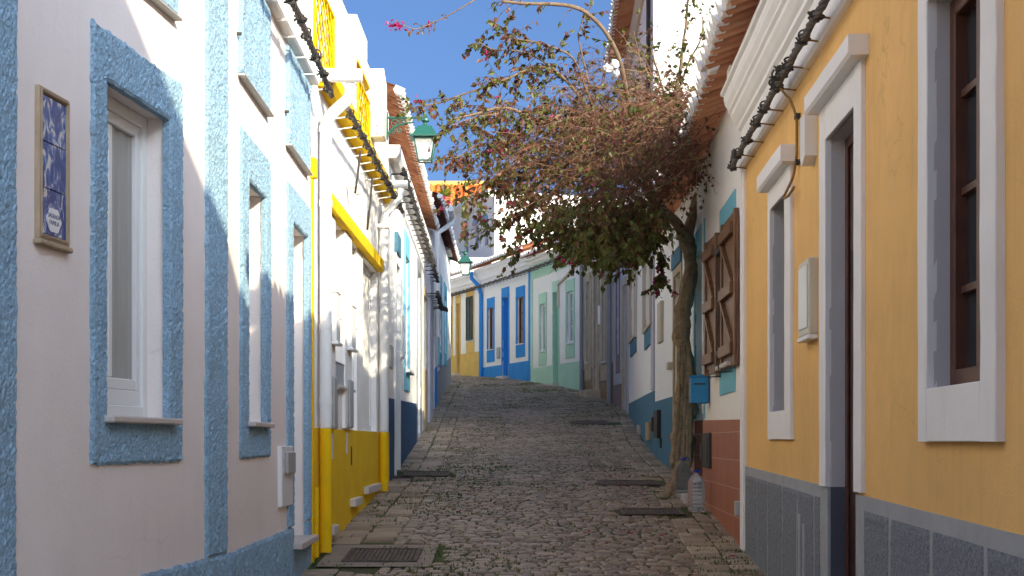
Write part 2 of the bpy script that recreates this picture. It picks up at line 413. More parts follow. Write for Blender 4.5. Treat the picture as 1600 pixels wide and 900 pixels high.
M['flag'] = stonemat('pale flagstone', (.21,.155,.11), (.32,.245,.175), (.43,.335,.25), .65)
def bedmat():
    m, nt, b = newmat('mossy joint soil'); L = nt.links
    tc = N(nt, 'ShaderNodeTexCoord')
    n1 = N(nt, 'ShaderNodeTexNoise', i_Scale=1.1, i_Detail=8.0, i_Roughness=.7); L.new(tc.outputs['Object'], n1.inputs['Vector'])
    r = N(nt, 'ShaderNodeValToRGB'); e = r.color_ramp.elements
    e[0].position = .42; e[0].color = (.085,.06,.04,1); e[1].position = .54; e[1].color = (.06,.085,.02,1)
    L.new(n1.outputs['Fac'], r.inputs['Fac']); L.new(r.outputs['Color'], b.inputs['Base Color']); b.inputs['Roughness'].default_value = 1
    return m
M['bed'] = bedmat()
M['earth'] = mat('dry earth', (.16,.12,.08), var=.2, scale=.3, bump=.5)

def leafmat(name, c1, c2, tr=.25):
    m, nt, b = newmat(name); L = nt.links
    tc = N(nt, 'ShaderNodeTexCoord')
    n1 = N(nt, 'ShaderNodeTexNoise', i_Scale=9.0, i_Detail=4.0); L.new(tc.outputs['Object'], n1.inputs['Vector'])
    r = N(nt, 'ShaderNodeValToRGB'); e = r.color_ramp.elements
    e[0].position = .38; e[0].color = (*c1,1); e[1].position = .62; e[1].color = (*c2,1)
    L.new(n1.outputs['Fac'], r.inputs['Fac']); L.new(r.outputs['Color'], b.inputs['Base Color']); b.inputs['Roughness'].default_value = .5
    tl = N(nt, 'ShaderNodeBsdfTranslucent'); L.new(r.outputs['Color'], tl.inputs['Color'])
    mx = N(nt, 'ShaderNodeMixShader'); mx.inputs[0].default_value = tr
    L.new(b.outputs[0], mx.inputs[1]); L.new(tl.outputs[0], mx.inputs[2])
    L.new(mx.outputs[0], nt.nodes['Material Output'].inputs['Surface'])
    return m
M['leaf'] = leafmat('green bougainvillea leaf', (.06,.075,.016), (.15,.16,.035), .35)
M['leafred'] = leafmat('reddish leaf', (.095,.032,.018), (.20,.078,.042), .35)
M['bract'] = leafmat('magenta bract', (.30,.008,.075), (.46,.02,.14), .35)
M['grass'] = leafmat('joint grass', (.05,.085,.015), (.10,.14,.03), .2)
M['succulent'] = leafmat('yellow green leaf', (.20,.28,.03), (.42,.42,.08), .3)

# ------------------------------------------------------------------ house frame
HG = 'houses lining the cobbled street'
class House:
    def __init__(s, name, label, P0, P1, seed=0, group=HG):
        s.P0 = Vector(P0); s.P1 = Vector(P1); s.d = (s.P1-s.P0); s.L = s.d.length; s.d.normalize()
        s.n = Vector((-s.d.y, s.d.x))       # inward
        s.zb = min(gz(P0[1]), gz(P1[1]))
        s.seed = seed
        s.rz = math.atan2(s.d.y, s.d.x)
        s.o = empty(name, (P0[0], P0[1], s.zb), label, 'house', group, s.rz)
    def u(s, px):
        k = (px-VX)/F
        return (k*s.P0.y-s.P0.x)/(s.d.x-k*s.d.y)
    def dep(s, px): return s.P0.y+s.u(px)*s.d.y
    def e(s, px, py): return (VY-py)*s.dep(px)/F+EYE-s.zb
    def z(s, elev): return elev+EYE-s.zb
    def g(s, u): return gz(s.P0.y+u*s.d.y)-s.zb
    def W(s, u, y, z):
        p = s.P0+s.d*u+s.n*y
        return (p.x, p.y, z+s.zb)
    def wav(s, u, z):
        return noise.noise(Vector((u*1.1, z*1.1, s.seed*7.3)))*.007+noise.noise(Vector((u*4, z*4, s.seed*3.1)))*.0022

def splits(vals, mx):
    vals = sorted(set(round(v, 5) for v in vals)); out = [vals[0]]
    for a, b in zip(vals, vals[1:]):
        n = max(1, int(math.ceil((b-a)/mx)))
        out += [a+(b-a)*(i+1)/n for i in range(n)]
    return out
def wall(h, z1, openings, m, depth=5.0, z0=None, mx=.22, name='wall', back=True, reveal=None):
    """front sheet with holes, reveals, closed body behind. openings: (u0,u1,z0,z1,d)"""
    mb = MB(); L = h.L
    if z0 is None: z0 = min(h.g(0), h.g(L))-.6
    us = splits([0, L]+[o[0] for o in openings]+[o[1] for o in openings], mx)
    zs = splits([z0, z1]+[max(o[2], z0) for o in openings]+[o[3] for o in openings], mx)
    grid = {}
    for i, u in enumerate(us):
        for j, z in enumerate(zs):
            grid[i,j] = len(mb.v); mb.v.append((u, h.wav(u, z), z))
    for i in range(len(us)-1):
        for j in range(len(zs)-1):
            cu, cz = (us[i]+us[i+1])/2, (zs[j]+zs[j+1])/2
            if any(o[0] < cu < o[1] and o[2] < cz < o[3] for o in openings): continue
            mb.f.append((grid[i,j], grid[i+1,j], grid[i+1,j+1], grid[i,j+1]))
    rvs = []
    for o in openings:
        rv = mb if reveal is None else MB()
        rvs.append(rv)
        uu = [u for u in us if o[0]-1e-4 <= u <= o[1]+1e-4]; zz = [z for z in zs if max(o[2], z0)-1e-4 <= z <= o[3]+1e-4]
        d = o[4]
        for a, b in zip(zz, zz[1:]):
            for u in (uu[0], uu[-1]): rv.q((u, h.wav(u,a), a), (u, d, a), (u, d, b), (u, h.wav(u,b), b))
        for a, b in zip(uu, uu[1:]):
            for z in (zz[0], zz[-1]): rv.q((a, h.wav(a,z), z), (b, h.wav(b,z), z), (b, d, z), (a, d, z))
    if back:
        mb.q((0,0,z0),(0,depth,z0),(0,depth,z1),(0,0,z1)); mb.q((L,0,z0),(L,depth,z0),(L,depth,z1),(L,0,z1))
        mb.q((0,depth,z0),(L,depth,z0),(L,depth,z1),(0,depth,z1)); mb.q((0,.0,z1),(L,.0,z1),(L,depth,z1),(0,depth,z1))
    o = mb.build(name, m, h.o, recalc=False)
    if reveal is not None:
        for rv in rvs: rv.build('reveal', reveal, o, recalc=False)
    return o
def dado(h, top, m, gaps=(), off=.008, u0=0, u1=None, name='dado', parent=None, step=.25):
    """painted band: top(u) -> local z; gaps: u intervals left open"""
    mb = MB(); u1 = h.L if u1 is None else u1
    cuts = [(u0, u1)]
    for a, b in gaps:
        nc = []
        for c, d in cuts:
            if b <= c or a >= d: nc.append((c, d)); continue
            if a > c: nc.append((c, a))
            if b < d: nc.append((b, d))
        cuts = nc
    res = None
    for c, d in cuts:
        mb = MB()
        us = splits([c, d], step)
        for a, b in zip(us, us[1:]):
            zl = min(h.g(a), h.g(b))-.3
            n = 5
            for k in range(n):
                za0, za1 = zl+(top(a)-zl)*k/n, zl+(top(a)-zl)*(k+1)/n
                zb0, zb1 = zl+(top(b)-zl)*k/n, zl+(top(b)-zl)*(k+1)/n
                mb.q((a, h.wav(a,za0)-off, za0), (b, h.wav(b,zb0)-off, zb0), (b, h.wav(b,zb1)-off, zb1), (a, h.wav(a,za1)-off, za1))
            mb.q((a, h.wav(a,top(a))-off, top(a)), (b, h.wav(b,top(b))-off, top(b)), (b, .012, top(b)), (a, .012, top(a)))
        for u in (c, d):
            zl = h.g(u)-.3
            mb.q((u, h.wav(u,zl)-off, zl), (u, .012, zl), (u, .012, top(u)), (u, h.wav(u,top(u))-off, top(u)))
        res = mb.build(name, m, parent or h.o, recalc=False)
    return res
def frame(mb, u0, u1, z0, z1, w, y0, y1, bottom=True, wt=None):
    wt = wt or w
    mb.bbox(u0, u0+w, y0, y1, z0, z1); mb.bbox(u1-w, u1, y0, y1, z0, z1)
    mb.bbox(u0+w, u1-w, y0, y1, z1-wt, z1)
    if bottom: mb.bbox(u0+w, u1-w, y0, y1, z0, z0+w)
    return mb
def wbox(mb, x0, x1, y0, y1, z0, z1, c=.004, amp=.0028, seed=0, seg=.12):
    """slab with softly uneven hand-made edges, long axis x or z"""
    vert = (z1-z0) > (x1-x0)
    n = max(1, int((z1-z0 if vert else x1-x0)/seg))
    prof = [(0,0,0,1),(0,0,1,0),(1,0,-1,0),(1,0,0,1),(1,1,0,0),(0,1,0,0)]
    b = len(mb.v)
    for k in range(n+1):
        t = k/n
        for i, (a, q, sx, sy) in enumerate(prof):
            if vert: base = Vector(((x0, x1)[a]+sx*c, (y0, y1)[q]+sy*c, z0+(z1-z0)*t))
            else: base = Vector((x0+(x1-x0)*t, (y0, y1)[q]+sy*c, (z0, z1)[a]+sx*c))
            w = Vector((noise.noise(base*6+Vector((seed,a*9,0))), noise.noise(base*6+Vector((0,seed,5))), noise.noise(base*6+Vector((3,a*9,seed)))))*amp
            if q == 1: w *= 0
            elif vert: w.z = 0
            else: w.x = 0
            mb.v.append(tuple(base+w))
    for k in range(n):
        for i in range(6):
            j = (i+1) % 6; mb.f.append((b+k*6+i, b+k*6+j, b+k*6+6+j, b+k*6+6+i))
    mb.f.append(tuple(b+i for i in range(6))); mb.f.append(tuple(b+n*6+i for i in range(6)))
    return mb
def surround(h, ob, u0, u1, z0, z1, iu0, iu1, iz0, iz1, m, t=.02, name='surround'):
    """flat painted band round an opening, butt-jointed"""
    mb = MB()
    if iu0 > u0: wbox(mb, u0, iu0, -t, .01, z0, z1, .004, seed=h.seed)
    if u1 > iu1: wbox(mb, iu1, u1, -t, .01, z0, z1, .004, seed=h.seed+.3)
    mb.bbox(iu0, iu1, -t+.001, .01, iz1, z1, .003)
    if iz0 > z0: mb.bbox(iu0, iu1, -t+.001, .01, z0, iz0, .003)
    return mb.build(name, m, ob)
def sash_window(h, u0, u1, z0, z1, d, mf, mp, fw=.05, mull=True, bars=2, name='window', parent=None):
    """pane mesh with frame child"""
    mb = MB(); mb.box(u0+.003, u1-.003, d-.02, d-.012, z0+.003, z1-.003)
    w = mb.build(name, mp, parent or h.o)
    fr = MB(); frame(fr, u0+.002, u1-.002, z0+.002, z1-.002, fw, d-.07, d-.005)
    if mull: fr.bbox((u0+u1)/2-fw*.5, (u0+u1)/2+fw*.5, d-.06, d-.008, z0+fw, z1-fw)
    for k in range(bars):
        zz = z0+(z1-z0)*(k+1)/(bars+1)
        fr.box(u0+fw, u1-fw, d-.045, d-.009, zz-.014, zz+.014)
    fr.build('frame', mf, w)
    return w
def sill(ob, u0, u1, z, m, y0=-.05, y1=.1, t=.03):
    return MB().bbox(u0, u1, y0, y1, z-t, z, .006).build('sill', m, ob)

def tile_roof(h, u0, u1, ye, ze, yr, zr, mt=None, p=.21, amp=.045, name='roof', mortar=True, back=True, course=.38, parent=None):
    mt = mt or M['tile']
    mb = MB(); n = 8
    S = Vector((0, yr-ye, zr-ze)); Ls = S.length; S /= Ls
    Nn = Vector((0, -S.z, S.y))
    if Nn.z < 0: Nn = -Nn
    nt_ = max(1, int(round((u1-u0)/p))); pp = (u1-u0)/nt_
    rnd = random.Random(int(u0*100)+17)
    nc = int(math.ceil(Ls/course))
    hts = [math.cos(2*math.pi*(k/n)) for k in range(n)]
    us = [u0+pp*(i+k/n) for i in range(nt_) for k in range(n)]+[u1]
    hh = [hts[k] for i in range(nt_) for k in range(n)]+[hts[0]]
    def P(u, c, s, lift):
        b = Vector((u, ye, ze))+S*s+Nn*(amp*c*(1.0)+lift)
        return (b.x, b.y, b.z)
    for c in range(nc):
        s0, s1 = c*course, min((c+1)*course+.03, Ls)
        if s0 >= Ls: break
        b = len(mb.v); jit = {}
        for i, u in enumerate(us):
            ti = int((i+n//2)//n)
            if ti not in jit: jit[ti] = (rnd.uniform(-.012,.012), rnd.uniform(-.008,.008))
            js, jl = jit[ti]
            mb.v.append(P(u, hh[i], s0+js, .022+jl)); mb.v.append(P(u, hh[i], s1, .0)); mb.v.append(P(u, hh[i], s0+js, .002+jl))
        for i in range(len(us)-1):
            a = b+3*i
            mb.f.append((a, a+3, a+4, a+1)); mb.f.append((a+2, a+5, a+3, a))
    o = mb.build(name, mt, parent or h.o, smooth=False, recalc=False)
    # underside of the eave: a second skin for thickness
    ub = MB(); b = 0
    for i, u in enumerate(us):
        ub.v.append(P(u, hh[i], 0, -.012)); ub.v.append(P(u, hh[i], min(.8, Ls), -.03))
    for i in range(len(us)-1): ub.f.append((2*i, 2*i+2, 2*i+3, 2*i+1))
    for i in range(len(us)-1):
        a = P(us[i], hh[i], 0, .004); c = P(us[i+1], hh[i+1], 0, .004); ub.q(ub.v[2*i], ub.v[2*i+2], c, a)
    ub.build('eave_tiles', mt, o, recalc=False)
    if mortar:
        mm = MB()
        for i in range(nt_+1):
            cu = u0+pp*i
            pts = []
            for k in range(-3, 4):
                c = math.cos(2*math.pi*k/n*1.0)
                pts.append((cu+pp*k/n, c))
            jx = rnd.uniform(-.02, .02)
            f = [P(u, c*1.02, -.03+jx, .026) for u, c in pts]+[P(u, -.55+.3*rnd.random(), -.02+jx, -.01) for u, c in reversed(pts)]
            g = [P(u, c*1.02, .09, .027) for u, c in pts]+[P(u, -.6, .06, -.01) for u, c in reversed(pts)]
            bb = len(mm.v); mm.v += f+g; k = len(f)
            mm.f.append(tuple(range(bb, bb+k)))
            for q in range(k): mm.f.append((bb+q, bb+(q+1)%k, bb+k+(q+1)%k, bb+k+q))
        mm.build('mortar', M['mortar'], o)
    return o

def rough_slab(h, u0, u1, z0, z1, holes=(), t=.018, res=.010, name='surround', parent=None, zlo=None, seed=0):
    """thick spatter-dash render with ragged edges"""
    mb = MB()
    nu = max(2, int(round((u1-u0)/res))); 
    hz = [z1] + [v for ho in holes for v in (ho[2], ho[3])] + [z0]
    nz = max(2, int(round((z1-z0)/(res*1.25))))
    holes = [(a+.012, b-.012, c+.0, d-.012) for a, b, c, d in holes]
    def inhole(u, z): return any(a < u < b and c < z < d for a, b, c, d in holes)
    def nearhole(u, z): return any(a-.02 < u < b+.02 and c-.02 < z < d+.02 for a, b, c, d in holes)
    inc = {}
    for i in range(nu):
        for j in range(nz):
            u = u0+(i+.5)*(u1-u0)/nu; z = z0+(j+.5)*(z1-z0)/nz
            if not inhole(u, z) and (zlo is None or z > zlo(u)): inc[i,j] = 1
    vid = {}
    def edge(i, j): return not all((a, b) in inc for a in (i-1, i) for b in (j-1, j))
    def V(i, j):
        if (i, j) in vid: return vid[i,j]
        u = u0+i*(u1-u0)/nu; z = z0+j*(z1-z0)/nz
        p = Vector((u*1.0, z, h.seed*5+seed))
        d = noise.noise(p*38)*.003+noise.noise(p*105)*.005+noise.noise(p*66+Vector((9,9,9)))*.005
        if d < -.003: d *= 1.6
        du = dz = 0
        y = h.wav(u, z)-t-d
        if edge(i, j):
            du = (noise.noise(p*14+Vector((3,0,0)))*.012+noise.noise(p*45)*.005)
            dz = (noise.noise(p*14+Vector((0,5,0)))*.012+noise.noise(p*45+Vector((0,0,4)))*.005)
            if nearhole(u, z): du *= .45; dz *= .45
            y = h.wav(u, z)-t*.55-d*.5
        vid[i,j] = len(mb.v); mb.v.append((u+du, y, z+dz)); return vid[i,j]
    for (i, j) in list(inc):
        mb.f.append((V(i,j), V(i+1,j), V(i+1,j+1), V(i,j+1)))
        for (di, dj, e0, e1) in ((-1,0,(0,0),(0,1)),(1,0,(1,0),(1,1)),(0,-1,(0,0),(1,0)),(0,1,(0,1),(1,1))):
            if (i+di, j+dj) not in inc:
                a, b = V(i+e0[0], j+e0[1]), V(i+e1[0], j+e1[1])
                pa, pb = mb.v[a], mb.v[b]
                k = len(mb.v); mb.v += [(pa[0], .02, pa[2]), (pb[0], .02, pb[2])]
                mb.f.append((a, b, k+1, k))
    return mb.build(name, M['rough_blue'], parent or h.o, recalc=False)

def pipe(h, pts, r, m, name='downpipe', n=14, collars=()):
    mb = MB(); mb.tube(pts, r, n)
    for z in collars: mb.tube([(pts[-1][0], pts[-1][1], z-.03), (pts[-1][0], pts[-1][1], z+.03)], r*1.13, n)
    return mb.build(name, m, h.o, smooth=False)

# ================================================================== GROUND
mb = MB()
ys = [-400,-60,-20]+[-8+i*1.0 for i in range(72)]+[90,200,900]
for a, b_ in zip(ys, ys[1:]):
    xs = [-600,-60,-12,-6,-3,0,3,6,12,60,600]
    for c, d in zip(xs, xs[1:]):
        mb.q((c,a,gz(a)-.06),(d,a,gz(a)-.06),(d,b_,gz(b_)-.06),(c,b_,gz(b_)-.06))
struct(mb.build('ground', M['earth'], recalc=False))
mb = MB()
y = -3.0
while y < 52:
    y2 = y+.5
    mb.q((leftx(y)-.3,y,gz(y)-.012),(rightx(y)+.3,y,gz(y)-.012),(rightx(y2)+.3,y2,gz(y2)-.012),(leftx(y2)-.3,y2,gz(y2)-.012))
    y = y2
struct(mb.build('street', M['bed'], recalc=False))

# drain covers (x0,x1,y0,y1)
DRAINS = [(-1.33,-.74,10.95,11.65),(-1.42,-.82,18.15,18.75),(1.10,1.72,14.0,14.5),(1.07,1.80,17.0,17.55),(1.2,1.85,26.9,27.5)]
SLABS = [(-1.5,-.62,10.72,11.92)]
def blocked(x0, x1, y0, y1):
    for a, b, c, d in DRAINS+SLABS:
        if x1 > a and x0 < b and y1 > c and y0 < d: return True
    return False
def und(x, y):
    return noise.noise(Vector((x*.7, y*.7, 3)))*.014
rnd = random.Random(3)
cob = MB(); cobc = []; fl = MB(); flc = []
def stone(mb, cl, x0, x1, y0, y1, gap, rise, tone):
    j = lambda a: rnd.uniform(-a, a)
    jj = min(gap*.9, .012)
    q = [(x0+gap/2+j(jj), y0+gap/2+j(jj)), (x1-gap/2+j(jj), y0+gap/2+j(jj)), (x1-gap/2+j(jj), y1-gap/2+j(jj)), (x0+gap/2+j(jj), y1-gap/2+j(jj))]
    cx = sum(p[0] for p in q)/4; cy = sum(p[1] for p in q)/4
    tx, ty = j(.055), j(.055)
    def zt(x, y): return gz(y)+und(x, y)+rise+(x-cx)*tx+(y-cy)*ty
    b = len(mb.v)
    bev = .012
    def tow(p, k): 
        dx, dy = cx-p[0], cy-p[1]; l = math.hypot(dx, dy)
        return (p[0]+dx/l*k, p[1]+dy/l*k)
    for p in q: mb.v.append((p[0], p[1], gz(p[1])-.03))
    for p in q:
        t = tow(p, .004); mb.v.append((t[0], t[1], zt(*t)-.007))
    for p in q:
        t = tow(p, bev*1.8); mb.v.append((t[0], t[1], zt(*t)+.001))
    mb.v.append((cx, cy, zt(cx, cy)+.0025+rnd.random()*.003))
    cl += [tone]*13
    for k in range(4):
        n = (k+1) % 4
        mb.f.append((b+k, b+n, b+4+n, b+4+k)); mb.f.append((b+4+k, b+4+n, b+8+n, b+8+k)); mb.f.append((b+8+k, b+8+n, b+12))
y = 4.2
while y < 47.5:
    dy = rnd.uniform(.075,.11)
    ym = y+dy/2
    lx, rx = leftx(ym), rightx(ym)
    if ym > 38.6: lx = -7
    lx0 = max(lx+.56, -7) if ym < 38.6 else lx; rx0 = rx-.46
    x = lx0+rnd.uniform(-.02,0)
    while x < rx0-.05:
        w = rnd.uniform(.08,.175)
        if x+w > rx0-.05: w = rx0-x
        wob = noise.noise(Vector((x*.8, y*.35, 8)))*.05
        if not blocked(x, x+w, y+wob, y+dy+wob):
            stone(cob, cobc, x, x+w, y+wob, y+dy+wob, rnd.uniform(.009,.022), rnd.uniform(-.005,.005), rnd.random())
        x += w
    y += dy
# side strips of larger flags
for side in (0, 1):
    for col in range(2 if side == 0 else 2):
        y = 4.2
        while y < (38.4 if side == 0 else 46):
            dy = rnd.uniform(.17,.34); ym = y+dy/2
            if side == 0: a = leftx(ym)-.02; wid = .58
            else: a = rightx(ym)-.48; wid = .52
            s = .5*wid
            x0, x1 = a+col*s, a+(col+1)*s
            if not blocked(x0, x1, y, y+dy):
                if rnd.random() < .4:
                    xm = x0+s*rnd.uniform(.4,.6)
                    stone(fl, flc, x0, xm, y, y+dy, .013, rnd.uniform(-.004,.004), rnd.random()); stone(fl, flc, xm, x1, y, y+dy, .013, rnd.uniform(-.004,.004), rnd.random())
                else: stone(fl, flc, x0, x1, y, y+dy, .014, rnd.uniform(-.004,.004), rnd.random())
            y += dy
struct(cob.build('street_cobbles', M['cobble'], colors=cobc, recalc=False))
struct(fl.build('pavement_flags', M['flag'], colors=flc, recalc=False))

# drain covers as things
DL = ['square iron drain grate in a pale slab beside the yellow dado', 'iron drain cover in the left paving strip below the dark blue dado',
      'iron drain grate set in front of the water bottles', 'iron drain grate beside the foot of the bougainvillea trunk', 'small far drain cover beside the teal dado']
for i, (a, b, c, d) in enumerate(DRAINS):
    cy = (c+d)/2; cx = (a+b)/2
    sl = (gz(d)-gz(c))/(d-c)
    o = empty('drain_grate', (cx, cy, gz(cy)+.004+und(cx, cy)), DL[i], 'drain grate', 'iron drain grates in the street')
    o.rotation_euler = (math.atan(sl), 0, 0)
    w, l = (b-a)/2, (d-c)/2
    mb = MB(); frame(mb, -w, w, -l, l, .03, -.004, .012)
    # frame() builds in x/z: swap
    mb.v = [(x, z, y) for x, y, z in mb.v]
    mb.build('frame', M['grate'], o)
    g = MB(); g.box(-w+.03, w-.03, -l+.03, l-.03, -.012, -.004)
    nx = int((2*w-.06)/.034)
    for k in range(nx+1):
        x = -w+.03+(2*w-.06)*k/nx
        g.box(x-.011, x+.011, -l+.03, l-.03, -.004, .003)
    ny = int((2*l-.06)/.05)
    for k in range(1, ny):
        yy = -l+.03+(2*l-.06)*k/ny; g.box(-w+.03, w-.03, yy-.008, yy+.009, -.003, .0025)
    g.build('grid', M['grate'], o)
a, b, c, d = SLABS[0]; A, B, C_, D = DRAINS[0]
mb = MB()
def zs_(x, y): return gz(y)+und((a+b)/2, (c+d)/2)+.002
for x0, x1, y0, y1 in ((a,b,c,C_),(a,b,D,d),(a,A,C_,D),(B,b,C_,D)):
    mb.q((x0,y0,zs_(x0,y0)),(x1,y0,zs_(x1,y0)),(x1,y1,zs_(x1,y1)),(x0,y1,zs_(x0,y1)))
struct(mb.build('pavement_slab', M['slab'], recalc=False))

# grass in the joints
g = MB()
def blade(x, y, hgt, w):
    a = rnd.uniform(0, 6.283); lean = rnd.uniform(.1,.8)*hgt
    z = gz(y)-.008
    dx, dy = math.cos(a), math.sin(a)
    px_, py_ = -dy*w, dx*w
    g.q((x-px_, y-py_, z), (x+px_, y+py_, z), (x+dx*lean*.4+px_*.6, y+dy*lean*.4+py_*.6, z+hgt*.6), (x+dx*lean*.4-px_*.6, y+dy*lean*.4-py_*.6, z+hgt*.6))
    g.q((x+dx*lean*.4-px_*.6, y+dy*lean*.4-py_*.6, z+hgt*.6), (x+dx*lean*.4+px_*.6, y+dy*lean*.4+py_*.6, z+hgt*.6), (x+dx*lean, y+dy*lean, z+hgt))
for k in range(6500):
    y = rnd.uniform(7, 46); lx = leftx(y) if y < 38.5 else -6
    x = rnd.uniform(lx+.03, rightx(y)-.03)
    dens = noise.noise(Vector((x*1.3, y*.5, 5)))
    line = min(abs(x-(lx+.57)), abs(x-(rightx(y)-.47)), abs(x-lx-.02), abs(x-rightx(y)+.03), abs(x-(lx+.29)))
    hot = math.exp(-((x+.75)/.5)**2-((y-18)/3.5)**2)
    if dens+hot*1.0 > .22 or (line < .06 and dens > -.1) or rnd.random() < .05:
        if line < .07: x += 0
        for q in range(rnd.randint(6, 14)):
            blade(x+rnd.gauss(0,.06), y+rnd.gauss(0,.02), rnd.uniform(.012,.032), rnd.uniform(.004,.008))
tag(g.build('joint_grass', M['grass'], recalc=False), 'short green grass and moss growing in the joints of the cobbles', 'grass', kind='stuff')
# fallen bracts
fb = MB()
for k in range(46):
    y = rnd.uniform(9, 24); x = rnd.uniform(-.6, rightx(y)-.1)
    if rnd.random() < .6: x = rnd.uniform(.9, rightx(y)-.1)
    z = gz(y)+und(x, y)+.014; r = rnd.uniform(.014,.026); a = rnd.uniform(0, 6.28)
    p = [(x+math.cos(a+t)*r*(1 if i % 2 else .6), y+math.sin(a+t)*r, z+(.012 if i % 2 else 0)) for i, t in enumerate((0, 1.2, 2.6, 3.8, 5))]
    fb.q(*p)
tag(fb.build('fallen_bracts', M['bract'], recalc=False), 'fallen magenta bougainvillea bracts scattered over the cobbles', 'fallen petals', kind='stuff')
# ================================================================== LEFT 1 : blue roughcast house (two units)
C1 = (-1.545, 7.60)
h = House('terraced_house', 'white house with rough blue trim that carries the ceramic tile plaque', (-1.545-.1136*5.2, 2.4), C1, 1)
L1A = h
wo = (h.u(161), h.u(262), h.z(.108), h.z(1.545))
wall(h, h.z(4.6), [(*wo, .17)], M['pinkwhite'], reveal=M['pinkwhite'])
# window: pvc casement, curtain behind clear glass
iu0, iu1, iz0, iz1 = wo
wv = MB(); us = [iu0+.08+(iu1-iu0-.16)*k/70 for k in range(71)]
for a, b in zip(us, us[1:]):
    f = lambda u: .139+.0035*math.sin(u*62)+.002*math.sin(u*143+1)
    wv.q((a, f(a), iz0+.13), (b, f(b), iz0+.13), (b, f(b), iz1-.06), (a, f(a), iz1-.06))
win = wv.build('window', M['curtain_pane'], h.o, smooth=True, recalc=False)
fr = MB(); frame(fr, iu0+.002, iu1-.002, iz0+.002, iz1-.002, .055, .10, .168)
fr.bbox(iu0+.057, iu1-.057, .115, .16, iz0+.057, iz0+.13)
frame(fr, iu0+.058, iu1-.058, iz0+.131, iz1-.058, .05, .115, .16)
fr.bbox((iu0+iu1)/2-.02, (iu0+iu1)/2+.02, .125, .16, iz0+.185, iz1-.112)
fr.build('frame', M['pvc'], win)
so = (h.u(140), h.u(281), h.z(-.097), h.z(1.745))
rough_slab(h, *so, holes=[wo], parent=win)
sill(win, iu0-.03, iu1+.05, iz0+.002, M['marble'], -.06, .168, .03)
# pilasters, vent panel, base
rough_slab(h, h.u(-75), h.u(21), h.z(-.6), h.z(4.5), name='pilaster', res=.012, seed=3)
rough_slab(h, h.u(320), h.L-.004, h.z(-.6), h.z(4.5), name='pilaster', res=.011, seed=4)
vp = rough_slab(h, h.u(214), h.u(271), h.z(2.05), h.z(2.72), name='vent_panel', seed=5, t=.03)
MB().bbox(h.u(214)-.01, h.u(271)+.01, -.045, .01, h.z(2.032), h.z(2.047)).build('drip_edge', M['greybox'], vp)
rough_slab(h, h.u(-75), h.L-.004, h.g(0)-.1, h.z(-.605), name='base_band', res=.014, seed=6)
MB().bbox(0, h.L, -.07, .02, h.z(2.78), h.z(2.86), .012).build('string_course', M['white'], h.o)

M['plaqueframe'] = mat('buff stone frame', (.44,.33,.23), var=.15, scale=12, bump=.2)
# plaque (thing hanging on the wall)
pz0, pz1 = h.e(53, 381), h.e(53, 128); pu0, pu1 = h.u(51.5), h.u(102.5)
pl = empty('tile_plaque', h.W((pu0+pu1)/2, 0, pz0), 'tall blue and white glazed tile plaque in a stone frame on the left wall', 'plaque', None, h.rz)
w = (pu1-pu0)/2; H = pz1-pz0
fr = MB(); frame(fr, -w+.008, w-.008, .022, H-.008, .024, -.022, .004)
fr.bbox(-w-.004, w+.004, -.032, .004, 0, .0215, .005); frame(fr, -w+.018, w-.018, .032, H-.018, .010, -.027, -.022)
fr.build('frame', M['plaqueframe'], pl)
t0, t1, v0, v1 = -w+.033, w-.033, .047, H-.033
for k in range(3):
    a = v0+(v1-v0)*k/3; b_ = v0+(v1-v0)*(k+1)/3
    MB().bbox(t0, t1, -.016, .004, a+.0015, b_-.0015, .002).build('tile', M['azulejo'], pl)
ct = MB(); cx, cz = 0.0, v0+(v1-v0)*.115
n = 26; pts = []
for k in range(n):
    a = 2*math.pi*k/n; r_ = 1+.07*math.cos(6*a)
    pts.append((cx+.062*r_*math.cos(a), cz+.048*r_*math.sin(a)))
ct.prism(pts, -.0185, -.0155); car = ct.build('cartouche', M['paint_white'], pl)
M['ink'] = mat('blue tile ink', (.05,.07,.22), rough=.3, var=.05, bump=0)
for txt, zz in (('SAGRADA', cz+.008), ('FAMILIA', cz-.018)):
    cv = bpy.data.curves.new('lettering', 'FONT'); cv.body = txt; cv.size = .024; cv.align_x = 'CENTER'; cv.extrude = .0004
    tmp = bpy.data.objects.new('lettering_curve', cv); COL.objects.link(tmp)
    dg = bpy.context.evaluated_depsgraph_get(); me = bpy.data.meshes.new_from_object(tmp.evaluated_get(dg))
    bpy.data.objects.remove(tmp); me.materials.clear(); me.materials.append(M['ink'])
    o = bpy.data.objects.new('lettering', me); COL.objects.link(o)
    o.parent = car; o.location = (0, -.0192, zz); o.rotation_euler = (R(90), 0, 0)

# unit B
h = House('terraced_house', 'white house with rough blue surrounds on narrow window and doorway, next to yellow strip', C1, (-1.575, 11.0), 2)
L1B = h
wo = (h.u(385), h.u(413), h.z(.115), h.z(1.54)); do = (h.u(455), h.u(479), h.g(h.u(479))-.5, h.z(1.575))
wall(h, h.z(4.6), [(*wo, .17), (*do, .2)], M['pinkwhite'])
win = sash_window(h, *wo, .165, M['pvc'], M['pane'], .06)
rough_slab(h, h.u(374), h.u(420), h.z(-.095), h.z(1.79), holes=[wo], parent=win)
sill(win, wo[0]-.04, wo[1]+.05, wo[2]+.002, M['marble'], -.06, .168)
dr = MB().bbox(do[0]+.003, do[1]-.003, .14, .19, h.z(-.70), do[3]-.003).build('door', M['pvc'], h.o)
pn = MB()
for k in range(3): pn.bbox(do[0]+.1, do[1]-.1, .13, .1395, h.z(-.6)+k*.72, h.z(-.6)+k*.72+.6)
pn.build('panel', M['pvc'], dr)
